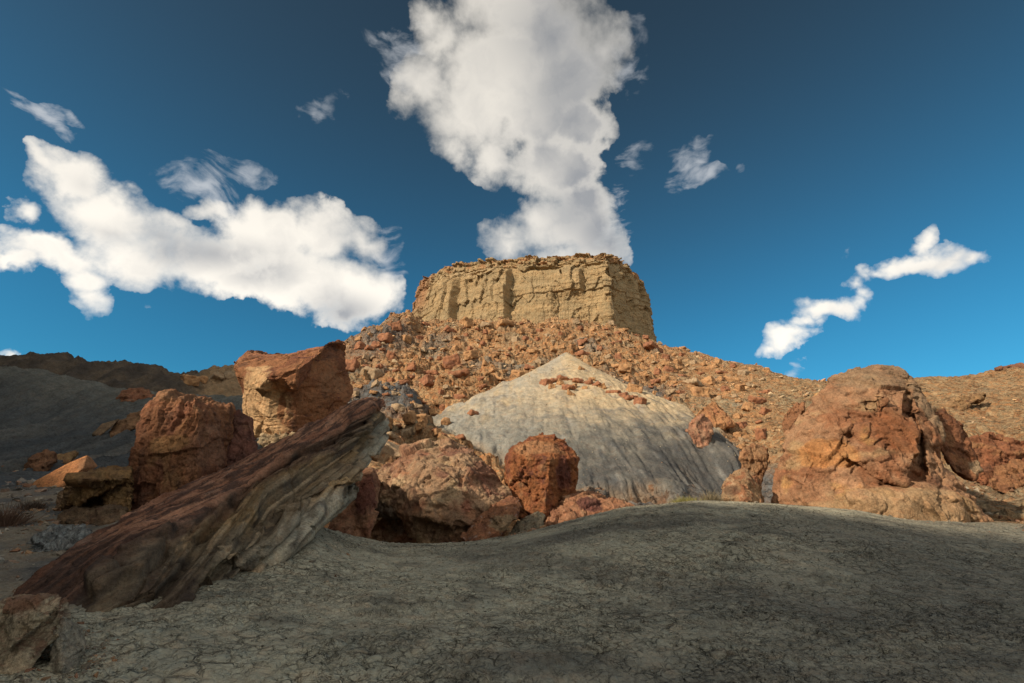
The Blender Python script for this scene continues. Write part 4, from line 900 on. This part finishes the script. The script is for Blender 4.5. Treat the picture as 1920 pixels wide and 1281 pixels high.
hero('low lumpy brown rock at the foot of the gnarled ledge', [([(112, 975, 0), (125, 957, .2), (150, 950, .3), (238, 955, .3), (240, 975, 0), (180, 980, -.2)], .8)], base=(175, 982),
     rk=dict(lump=.14, cracks=.04, fine=.03, blocks=(2, .05), seed=24), col=((.20, .14, .09), [((.12, .085, .06), 2, -.1, .3, .8, 1)]))
hero('thin flat grey brown slab lying on the grey hill', [([(174, 812, 0), (192, 794, .4), (224, 785, .8), (214, 797, .3), (186, 815, -.2)], .8)], base=(190, 816), relaxn=1, sink=.2,
     rk=dict(lump=.05, cracks=.02, fine=.02, seed=25), mat=M_rock_far, col=((.24, .17, .11), [((.17, .12, .08), 2, -.1, .3, .8, 1)]))
hero('larger brown slab lying on the grey hill beside the tall fluted boulder', [([(194, 818, 0), (222, 788, .5), (262, 769, 1), (290, 766, 1.2), (290, 786, .4), (236, 802, -.1), (205, 818, -.3)], 1.5)], base=(240, 808), relaxn=1, sink=.4,
     rk=dict(lump=.06, blocks=(1.5, .07), cracks=.03, fine=.02, pits=(4, .05, .2), seed=26), mat=M_rock_far, col=((.29, .175, .10), [((.20, .115, .07), 2, -.1, .3, .8, 1)]))
hero('flat reddish slab on the crest of the grey hill', [([(218, 742, 0), (236, 729, .6), (268, 727, .8), (288, 738, .6), (284, 748, 0), (240, 747, -.2)], 2.2)], base=(250, 749), relaxn=1, sink=.4,
     rk=dict(lump=.06, blocks=(1.5, .18), strata=[((0, 0, 1), .3, .1)], cracks=.03, fine=.02, seed=27), mat=M_rock_far, col=((.28, .13, .08), [((.36, .19, .11), 2, -.1, .3, .8, 1)]))
hero('cream and brown boulder cut off by the lower left corner', [([(-60, 1150, .2), (0, 1130, .2), (40, 1118, .25), (108, 1116, .3), (124, 1135, .3), (126, 1162, .2), (112, 1192, .1), (80, 1218, .05), (30, 1240, 0), (0, 1264, 0), (-60, 1275, 0)], .8), ([(20, 1120, .1), (116, 1118, .15), (112, 1140, .05), (30, 1165, -.05)], .4)], base=(30, 1262), vox=.8,
     rk=dict(lump=.12, cracks=.03, fine=.012, flow=(1.3, .015), seed=28), sink=.2, mat=M_slab, col=((.44, .38, .28), [((.33, .27, .19), 1.5, -.1, .3, .7, 1), ((.22, .13, .09), 2, -.1, .3, .8, 4, (0, 0, 1), .9)], [((.24, .13, .085), (60, 1130, .2), (.25, .4, .09), .85)]))
hero('small grey stone leaning on the cream and brown corner boulder', [([(98, 1234, -.1), (102, 1182, -.1), (118, 1158, -.05), (152, 1178, .1), (162, 1204, .1), (150, 1238, 0), (118, 1248, -.15)], .3)], base=(115, 1244), vox=.8, relaxn=1,
     rk=dict(lump=.06, cracks=.015, fine=.01, blocks=(1.3, .008), seed=29), sink=.08, mat=M_slab, col=((.30, .28, .23), [((.22, .20, .17), 1.5, -.1, .3, .7, 1)]))
hero('thin flat brown stone plate lying in the mud at the bottom left', [([(30, 1300, 0), (60, 1278, .1), (120, 1258, .15), (168, 1238, .25), (178, 1246, .2), (130, 1275, 0), (90, 1310, -.1)], .12)], base=(120, 1272), vox=.8, relaxn=1,
     rk=dict(lump=.03, cracks=.01, fine=.01, seed=30), sink=0.05, mat=M_slab, col=((.20, .17, .13), [((.14, .11, .09), 1.5, -.1, .3, .7, 1)]))
# right background
hero('dark red layered outcrop on the slope behind the huge domed boulder', [([(1812, 870, 0), (1818, 822, .5), (1850, 814, .8), (1900, 822, .8), (1930, 830, .8), (1930, 880, 0), (1880, 905, -.4), (1840, 895, -.4)], 3)], base=(1880, 906), rk=dict(lump=.12, strata=[((0, 0, 1), .5, .12)], blocks=(2, .12), cracks=.04, fine=.02, seed=31),
     mat=M_rock_far, col=((.25, .11, .06), [((.36, .20, .10), (1, 1, 3), 0, .3, .7, 1), ((.15, .075, .05), 2, .05, .3, .7, 2)]))
hero('rounded red brown boulder at the foot of the dark red outcrop', [([(1858, 900, 0), (1870, 872, .4), (1900, 862, .6), (1940, 868, .6), (1940, 906, 0), (1890, 912, -.3)], 1.8)], base=(1895, 914), rk=dict(lump=.12, flow=(1.5, .06), blocks=(2, .07), cracks=.03, fine=.02, seed=32),
     mat=M_rock_far, col=((.30, .155, .08), [((.21, .10, .06), 2, 0, .3, .7, 1)]))
hero('overhanging brown rock plate on the skyline at the far right', [([(1868, 692, 0), (1890, 686, .3), (1925, 684, .6), (1960, 690, .6), (1960, 705, 0), (1900, 704, -.2)], 3)], Y0=64, relaxn=1, sink=.8, rk=dict(lump=.08, strata=[((0, 0, 1), .35, .15)], blocks=(2, .2), cracks=.03, fine=.03, seed=33),
     mat=M_rock_far, col=((.24, .12, .075), [((.33, .19, .11), 2, 0, .3, .7, 1)]))
hero('layered brown ledge sticking out of the smooth slope at the right', [([(1776, 762, 0), (1792, 748, .4), (1830, 736, .8), (1852, 738, .8), (1840, 748, .2), (1800, 766, -.3)], 1.6)], base=(1800, 766), relaxn=1, sink=.3, rk=dict(lump=.08, strata=[((0, .3, 1), .25, .12)], blocks=(2, .12), cracks=.03, fine=.03, seed=34),
     mat=M_rock_far, col=((.30, .19, .10), [((.22, .13, .08), 2, 0, .3, .7, 1)]))
hero('long brown rock tucked against the upper left side of the huge domed boulder', [([(1466, 795, 0), (1474, 775, .3), (1492, 756, .6), (1510, 752, .6), (1508, 770, .2), (1490, 790, -.1), (1474, 806, -.2)], 1.5)], base=(1480, 808), relaxn=1, rk=dict(lump=.08, blocks=(1.5, .08), cracks=.03, fine=.03, seed=35),
     mat=M_rock_far, col=((.30, .15, .08), [((.22, .11, .06), 2, 0, .3, .7, 1)]))
hero('crumbly pale blue grey shale patch at the foot of the left ground', [([(62, 1012, 0), (95, 990, .4), (165, 994, .5), (175, 1015, .3), (140, 1030, 0), (90, 1030, -.1)], .7)], base=(120, 1032), relaxn=1,
     rk=dict(lump=.22, blocks=(4, .06), cracks=.05, fine=.05, seed=36), cat='shale patch', name='shale_patch', col=((.30, .34, .36), [((.14, .15, .16), 3, -.1, .2, .9, 1), ((.48, .50, .50), 3.5, .15, .35, .7, 2)]))

# ------------------------------------------------------------------ loose rocks on the slope
rnd = random.Random(11); rsn = np.random.RandomState(5)
SHAPES = {'flat slab shaped': (1.15, .85, .38), 'blocky': (1, .85, .80), 'wedge shaped': (1.05, .8, .65), 'rounded': (1, .9, .75)}
TONES = {'orange': ((.50, .29, .14), (.38, .21, .105)), 'rust red': ((.38, .18, .095), (.25, .115, .07)), 'tan': ((.45, .335, .21), (.33, .235, .15))}
def loose_proto(shape, tone, seed, voxel=.06):
    r = np.random.RandomState(seed); sx, sy, sz = SHAPES[shape]
    if shape == 'rounded': q = r.normal(size=(26, 3)); q /= np.linalg.norm(q, axis=1)[:, None]; q *= .5
    else:
        q = np.array([[a, b, c] for a in (-.5, .5) for b in (-.5, .5) for c in (-.5, .5)]) * (1 - .30 * r.rand(8, 3))
        q = np.vstack([q, (r.rand(6, 3) - .5) * 1.02])
        if shape == 'wedge shaped': q[:, 2] *= np.where(q[:, 0] > 0, .35, 1.0)
    q = q * np.array([sx, sy, sz])
    bm = bmesh.new(); hull_points(bm, q); V, Q = remesh(bm, voxel); V = relax(V, Q, 1, .4)
    V = rockify(V, Q, .4, lump=.10, blocks=(1.0, .035), strata=[(r.normal(size=3), .12, .022)], cracks=.03, fine=.03, seed=seed)
    a, b = TONES[tone]; c = paint(V, a, [(b, 1.6, -.15, .3, .85, seed), ((.20, .10, .06), 2.4, .2, .4, .6, seed + 3)], .4) * np.array([.80, .78, .76])
    V[:, 2] += .25 * sz
    return mesh_from('rock', V, Q, M_loose, c)
M_loose = surf_mat('broken_sandstone', 2.2, ((5, .08, .9), (18, .02, .8)), vary=.30)
PROTOS = {}
for a_, shp in enumerate(SHAPES):
    for b_, tn_ in enumerate(TONES):
        PROTOS[shp, tn_] = [loose_proto(shp, tn_, 100 + a_ * 10 + b_ * 3 + v_) for v_ in range(2)]
HERO_BOX = [(435, 630, 668, 830), (1440, 680, 1880, 990), (940, 810, 1092, 970), (700, 825, 960, 1020), (600, 745, 725, 1000), (1285, 750, 1380, 835)]
CENTRES = []; PLACED = []
def where(px, py, w):
    if py < 625 and px < 1160: return 'under the butte cliff'
    if px > 1395: return 'left of the huge domed boulder' if py > 715 else 'near the skyline'
    if px > 1215 and py < 700: return 'near the skyline'
    if 1000 < px < 1260 and 690 < py < 790 and py > 664 + (px - 1060) * .45: return 'on the upper clay cone'
    if px >= 1215: return 'right of the clay cone'
    if px > 1080: return "below the butte's right end"
    if px > 930 and py < 700: return 'above the clay cone peak'
    if px < 740 and py < 760: return 'beside the balanced boulder'
    if py > 770: return 'above the weathered boulder'
    if px < 840: return "below the butte's left end"
    return 'left of the clay cone'
def put_rock(px, py, w, shp=None, tn=None, extra=None, hgt=None, label=None):
    h = hit(px, py)
    if h is None: return None
    shp = shp or rnd.choices(list(SHAPES), (3, 4, 3, 1))[0]; tn = tn or rnd.choices(list(TONES), (4, 4, 3))[0]
    me = rnd.choice(PROTOS[shp, tn]); o = bpy.data.objects.new('rock', me); COL.objects.link(o)
    sz = w * np.hypot(h[0], h[1]) / 960
    o.location = (h[0], h[1] + .15 * sz, h[2] - .10 * sz)
    o.scale = (sz, sz * rnd.uniform(.8, 1.1), sz * (hgt or rnd.uniform(.85, 1.15)))
    o.rotation_euler = (rnd.uniform(-.25, .45), rnd.uniform(-.35, .35), rnd.uniform(-.6, .6) if shp == 'wedge shaped' else rnd.uniform(0, 6.28))
    size = 'big' if w > 30 else 'medium' if w > 20 else 'small'
    tag(o, label or f"{size} {tn} {shp.replace(' slab shaped', '').replace(' shaped', '')} rock {where(px, py, w)}", 'rock', 'loose rocks on the rubble slope')
    CENTRES.append((px, py, w)); PLACED.append((px, o)); return o
NAMED = [(876, 613, 27, 'blocky', 'orange', 'lone pale orange block standing against the foot of the butte cliff'),
    (912, 612, 20, 'wedge shaped', 'tan', 'tan wedge of rock beside the lone block at the foot of the butte cliff'),
    (948, 613, 34, 'flat slab shaped', 'orange', 'flat orange slab lying at the foot of the butte cliff'),
    (850, 683, 36, 'blocky', 'rust red', 'big upright rust red block midway up the slope left of the clay cone'),
    (692, 706, 36, 'blocky', 'tan', 'pale tan block beside the top right corner of the balanced boulder'),
    (860, 703, 40, 'flat slab shaped', 'rust red', 'long flat rust red slab below the big upright rust red block'),
    (912, 684, 22, 'wedge shaped', 'orange', None), (932, 672, 20, 'wedge shaped', 'orange', None), (972, 676, 20, 'wedge shaped', 'orange', None),
    (800, 727, 30, 'blocky', 'rust red', 'rust red block at the right edge of the grey shale outcrop on the slope'),
    (1092, 664, 30, 'flat slab shaped', 'rust red', 'flat red slab just right of the peak of the clay cone'),
    (1156, 690, 30, 'wedge shaped', 'orange', 'tall orange wedge in the rock band right of the clay cone peak'), (1172, 694, 26, 'blocky', 'orange', None),
    (1188, 735, 30, 'blocky', 'orange', 'orange block at the right end of the red ledge on the clay cone'),
    (1150, 645, 34, 'flat slab shaped', 'rust red', None), (1225, 655, 36, 'flat slab shaped', 'rust red', 'long flat red slab under the right corner of the butte'),
    (1312, 742, 34, 'blocky', 'orange', None), (1420, 752, 30, 'wedge shaped', 'rust red', None), (1400, 768, 26, 'blocky', 'orange', None), (1330, 720, 24, 'blocky', 'orange', None),
    (790, 807, 22, 'blocky', 'orange', 'bright orange block just above the weathered boulder'), (740, 855, 60, 'wedge shaped', 'tan', 'big tan wedge of rock directly behind the top left of the weathered boulder'),
    (700, 850, 40, 'blocky', 'tan', None), (790, 795, 30, 'blocky', 'orange', None), (745, 775, 44, 'rounded', 'tan', None), (838, 797, 26, 'rounded', 'orange', None), (724, 798, 26, 'blocky', 'orange', None),
    (885, 778, 30, 'flat slab shaped', 'rust red', 'pinkish flat slab touching the left edge of the clay cone'), (770, 790, 30, 'blocky', 'orange', None), (705, 815, 34, 'blocky', 'rust red', None), (730, 830, 30, 'flat slab shaped', 'tan', None),
    (655, 690, 30, 'blocky', 'rust red', None), (720, 640, 30, 'blocky', 'rust red', 'dark red block on the skyline left of the butte'), (742, 618, 28, 'blocky', 'rust red', None), (706, 650, 26, 'rounded', 'rust red', None), (690, 655, 24, 'flat slab shaped', 'rust red', None), (675, 655, 22, 'blocky', 'rust red', None)]
for a in NAMED: put_rock(a[0], a[1], a[2], a[3], a[4], label=a[5])
for x_, y_, w_, sh_, lb_ in ((352, 719, 26, 'blocky', 'sunlit orange block at the left end of the rocks on the left skyline'), (378, 716, 22, 'rounded', 'small sunlit rounded rock on the left skyline, second from the left'),
        (402, 712, 34, 'flat slab shaped', 'flat pale sunlit rock on the left skyline beside the balanced boulder'), (424, 709, 28, 'rounded', 'pale sunlit rock on the left skyline touching the balanced boulder')):
    o_ = put_rock(x_, y_, w_, sh_, 'orange' if x_ < 390 else 'tan', label=lb_)
    if o_: o_['group'] = 'sunlit rocks on the left skyline'
# red ledge across the upper cone
for (x, y, w, sh) in [(1022, 722, 26, 'blocky'), (1040, 716, 24, 'flat slab shaped'), (1058, 712, 28, 'flat slab shaped'), (1066, 730, 26, 'wedge shaped'), (1082, 718, 26, 'flat slab shaped'), (1100, 720, 26, 'flat slab shaped'), (1118, 724, 26, 'flat slab shaped'), (1090, 694, 16, 'wedge shaped'), (1070, 740, 18, 'wedge shaped'), (1035, 728, 14, 'blocky'), (1052, 722, 16, 'blocky'),
                      (1150, 735, 26, 'flat slab shaped'), (1170, 742, 30, 'flat slab shaped'), (1185, 750, 26, 'flat slab shaped'), (1200, 757, 22, 'blocky'), (1110, 714, 14, 'blocky'), (1130, 728, 16, 'blocky'), (1078, 728, 14, 'blocky'), (1096, 730, 12, 'blocky')]:
    put_rock(x, y, w, sh, 'rust red' if w > 20 else 'orange')
def zone_ok(px, py):
    h = hit(px, py)
    if h is None: return None
    a = math.atan2(h[0], h[1]); j = int(round(np.interp(a, azc[:NF], np.arange(NF)))); i = int(round(np.interp(math.log(math.hypot(h[0], h[1])), np.log(dist), np.arange(len(dist)))))
    return None if is_cone[i, j] and edge[i, j] > .2 else h
tries = 0
while len(CENTRES) < 262 and tries < 6000:
    tries += 1
    px = rnd.uniform(640, 1560); py = rnd.uniform(608, 870)
    if any(a < px < c and b < py < d for a, b, c, d in HERO_BOX): continue
    w = 11 * (1 - rnd.random() ** 1.0 * .93) ** -.42 + (py - 600) * .012
    w = min(w, 34); w = max(w, 11)
    if any((px - a) ** 2 + ((py - b) * 1.5) ** 2 < (.55 * (w + c)) ** 2 for a, b, c in CENTRES): continue
    right = px > 1200
    if right and rnd.random() < .35: continue
    if zone_ok(px, py) is None: continue
    put_rock(px, py, w)

by = {}
for px_, o_ in PLACED: by.setdefault(o_['label'], []).append((px_, o_))
NUM = ['', '', 'two', 'three', 'four', 'five', 'six', 'seven', 'eight', 'nine', 'ten', 'eleven', 'twelve']; ORD = ['first', 'second', 'third', 'fourth', 'fifth', 'sixth', 'seventh', 'eighth', 'ninth', 'tenth', 'eleventh', 'twelfth']
for lb_, ls_ in by.items():
    ls_.sort(key=lambda t: t[0]); n_ = len(ls_)
    if 1 < n_ <= 12:
        for i_, (px_, o_) in enumerate(ls_):
            o_['label'] = lb_ + ', ' + (f'leftmost of {NUM[n_]}' if i_ == 0 else f'rightmost of {NUM[n_]}' if i_ == n_ - 1 else f'{ORD[i_]} from left of {NUM[n_]}')
# uncountable small rubble, gravel, chips and clods: one mesh each
def scatter(name, label, pos, size, tones, mat, seed, squash=(.5, 1.0)):
    r = np.random.RandomState(seed); base = []
    for k in range(10):
        b = bmesh.new(); q = (r.rand(11, 3) - .5) * np.array([1, .85, .7]); vs = [b.verts.new(tuple(v)) for v in q]
        bmesh.ops.convex_hull(b, input=vs); bmesh.ops.delete(b, geom=[v for v in b.verts if not v.link_faces], context='VERTS')
        bmesh.ops.triangulate(b, faces=b.faces[:]); b.verts.index_update()
        base.append((np.array([v.co[:] for v in b.verts]), np.array([[v.index for v in f.verts] for f in b.faces]))); b.free()
    VV, FF, CC = [], [], []; off = 0
    for p, s in zip(pos, size):
        bv, bf = base[r.randint(10)]
        e = Euler((r.uniform(-.5, .5), r.uniform(-.5, .5), r.uniform(0, 6.28))).to_matrix(); v = bv * np.array([1, r.uniform(.7, 1), r.uniform(*squash)]) * s
        v = v @ np.array(e).T + p; VV.append(v); FF.append(bf + off); off += len(v)
        t = tones[r.randint(len(tones))]; c = np.array(t) * r.uniform(.75, 1.25); CC.append(np.tile(c, (len(v), 1)))
    me = mesh_from(name, np.vstack(VV), np.vstack(FF), mat, np.vstack(CC), smooth_=False)
    o = link(name, me); tag(o, label, None, None, 'stuff'); return o
def ground_at(a, d):
    """height of the ground, arrays"""
    J = np.interp(a, azc[:NF], np.arange(NF)); I = np.interp(np.log(d), np.log(dist), np.arange(len(dist)))
    i = np.clip(I.astype(int), 0, len(dist) - 2); j = np.clip(J.astype(int), 0, NF - 2); u = I - i; v = J - j
    return GZ[i, j] * (1 - u) * (1 - v) + GZ[i + 1, j] * u * (1 - v) + GZ[i, j + 1] * (1 - u) * v + GZ[i + 1, j + 1] * u * v, i, j
def sample(n, a0, a1, d0, d1, power, rr_, size, keep=None, sink_=.15):
    a = np.radians(rr_.uniform(a0, a1, n)); d = (d0 ** power + rr_.rand(n) * (d1 ** power - d0 ** power)) ** (1 / power)
    z, i, j = ground_at(a, d); s = size(rr_, d, n)
    k = np.ones(n, bool) if keep is None else keep(a, d, i, j, rr_)
    return np.stack([np.sin(a) * d, np.cos(a) * d, z + (.2 - sink_) * s], 1)[k], s[k]
r1 = np.random.RandomState(21)
clus = lambda a, d: fbm(np.stack([np.sin(a) * d * .22, np.cos(a) * d * .15, d * 0], 1), 3, seed=33)
def talus_keep(a, d, i, j, r):
    c = clus(a, d); right_ = smooth(R(12), R(20), a)
    return (talus[i, j] > .3) & ~(is_cone[i, j] & (edge[i, j] > .1)) & (DD[i, j] > CREST_D[i, j] + 3) & (r.rand(len(a)) < np.clip(.50 + 4.2 * c - .32 * right_, .04, 1))
def psize(lo, hi, ex):   # size in picture pixels, power law
    return lambda r, d, n: (lo * (1 - r.rand(n) * (1 - (lo / hi) ** ex)) ** (-1 / ex)) * d / 960
TT = [(.46, .29, .15), (.40, .23, .12), (.32, .165, .09), (.44, .33, .20), (.34, .25, .16), (.50, .32, .17), (.25, .15, .09)]
pa, sa = sample(24000, -20, 33, 24, 125, 1.6, r1, psize(2.8, 18, 2.0), talus_keep)
pb, sb = sample(2200, 24, 47, 17, 72, 1.3, r1, psize(2.5, 9, 1.9), talus_keep)
scatter('rubble', 'orange and tan rubble covering the slope below the butte', np.vstack([pa, pb]), np.concatenate([sa, sb]), TT, M_loose, 1)
pc, sc_ = sample(6500, -52, -20, 5, 27, 1.5, r1, lambda r, d, n: .02 + .06 * r.rand(n) ** 3 + .018 * d * r.rand(n) ** 6, lambda a, d, i, j, r: (stony[i, j] > .3) & (r.rand(len(a)) < .35 + 1.5 * np.clip(clus(a * 1, d * 3), 0, 1)))
scatter('gravel', 'grey and brown gravel on the ground left of the leaning slab', pc, sc_, [(.22, .20, .17), (.16, .14, .12), (.30, .27, .22), (.24, .16, .11)], M_stony, 2)
pd, sd_ = sample(2600, -8, 27, 26, 60, 1.3, r1, psize(1.3, 5.5, 2.4), lambda a, d, i, j, r: is_cone[i, j] & (edge[i, j] > .9) & (r.rand(len(a)) < .25 + .75 * smooth(.40, .65, (GZ[i, j] - 1.5) / (APEX[2] - 1.5))))
scatter('stone_chips', 'pale stone chips strewn over the clay cone', pd, sd_, [(.50, .45, .34), (.42, .34, .22), (.40, .24, .14)], M_loose, 3)
CH = []; r5 = np.random.RandomState(77)
for o_ in [o for o in COL.objects if o.get('category') in ('boulder', 'rock slab', 'shale patch')]:
    v_ = np.array([c[:] for c in o_.bound_box]); w_ = np.ptp(v_[:, 0]) / 2; cx_ = o_.location[0] + v_[:, 0].mean(); cy_ = o_.location[1] + v_[:, 1].mean(); dp_ = np.ptp(v_[:, 1]) / 2
    if math.hypot(cx_, cy_) > 40: continue
    n_ = int(60 + 40 * w_); t_ = r5.uniform(0, 2 * math.pi, n_); g_ = 1.0 + np.abs(r5.normal(size=n_)) * .22
    for xx, yy in zip(cx_ + np.cos(t_) * g_ * w_, cy_ + np.sin(t_) * g_ * dp_):
        dd_ = math.hypot(xx, yy)
        if yy < 2 or abs(math.atan2(xx, yy)) > R(56) or dd_ < 4: continue
        CH.append((xx, yy, dd_))
CH = np.array(CH); zc, _, _ = ground_at(np.arctan2(CH[:, 0], CH[:, 1]), CH[:, 2]); sc2 = (.03 + .14 * r5.rand(len(CH)) ** 3.5) * np.clip(CH[:, 2] / 12, .45, 2)
scatter('rock_chips', 'broken rock chips lying round the feet of the boulders', np.c_[CH[:, :2], zc + .05 * sc2], sc2, [(.30, .18, .10), (.24, .13, .08), (.30, .25, .18), (.20, .17, .13)], M_loose, 6)
pe, se = sample(9000, -46, 47, 3.6, 16, 1.5, r1, lambda r, d, n: .010 + .030 * r.rand(n) ** 3 + .0012 * d, lambda a, d, i, j, r: (fbm(np.stack([np.sin(a) * d * .8, np.cos(a) * d * .8, d * 0], 1), 3, seed=3) > -.05) & (DD[i, j] < CREST_D[i, j] + 1) & (stony[i, j] < .5))
scatter('mud_clods', 'small clods of dried mud on the cracked mound', pe, se, [(.28, .265, .20), (.22, .21, .16), (.17, .16, .13)], M_mud, 4, (.4, .8))

# ------------------------------------------------------------------ dry shrubs
M_shrub = surf_mat('dry_twigs', 3, ((30, .005, .5),), vary=.2)
def shrub(px, py, w, h, label, tone, seed, n=420, Y=None):
    p = P(px, py, Y) if Y else hit(px, py)
    p = np.array([p[0], p[1], ground_at(np.array([math.atan2(p[0], p[1])]), np.array([math.hypot(p[0], p[1])]))[0][0] - .03])
    r = np.random.RandomState(seed); k = math.hypot(p[0], p[1]) / 960; W_, H_ = w * k, h * k
    VV, FF, CC = [], [], []
    for q in range(n):
        b = np.array([r.normal() * W_ * .16, r.normal() * W_ * .16, 0]); dr = np.array([b[0] / W_ * 2.2 + r.normal() * .5, b[1] / W_ * 2.2 + r.normal() * .5, 1.0])
        dr /= np.linalg.norm(dr); L_ = H_ * r.uniform(.5, 1.15); side = np.cross(dr, r.normal(size=3)); side /= np.linalg.norm(side); wd = .004 + .0035 * r.rand()
        m = b + dr * L_ * .55 + r.normal(size=3) * .03 * H_; t = m + (dr + r.normal(size=3) * .35) * L_ * .45
        o_ = len(VV) * 5; VV.append(np.array([b - side * wd, b + side * wd, m + side * wd * .8, m - side * wd * .8, t])); FF += [[o_, o_ + 1, o_ + 2, o_ + 3], [o_ + 3, o_ + 2, o_ + 4, o_ + 4]]
        CC.append(np.tile(np.array(tone) * r.uniform(.6, 1.3), (5, 1)))
    V = np.vstack(VV); F_ = np.array(FF); c = np.vstack(CC)
    tri = np.vstack([F_[0::2][:, [0, 1, 2]], F_[0::2][:, [0, 2, 3]], F_[1::2][:, :3]])
    me = mesh_from('shrub', V, tri, M_shrub, c, smooth_=False); o = link('shrub', me, loc=tuple(p)); tag(o, label, 'shrub')
shrub(1286, 944, 50, 14, 'low yellow green shrub on the mud crest in front of the clay cone', (.24, .22, .08), 1, 700, 15.6)
shrub(1334, 944, 34, 22, 'dry grey brown shrub beside the round tan and rust boulder', (.22, .18, .11), 2, 500, 15.8)
shrub(14, 985, 40, 30, 'dead brown shrub at the left edge of the stony ground', (.16, .10, .07), 3, 500)
shrub(60, 955, 34, 14, 'small dark dead shrub near the rounded brown rock at the left', (.12, .09, .07), 4, 400)
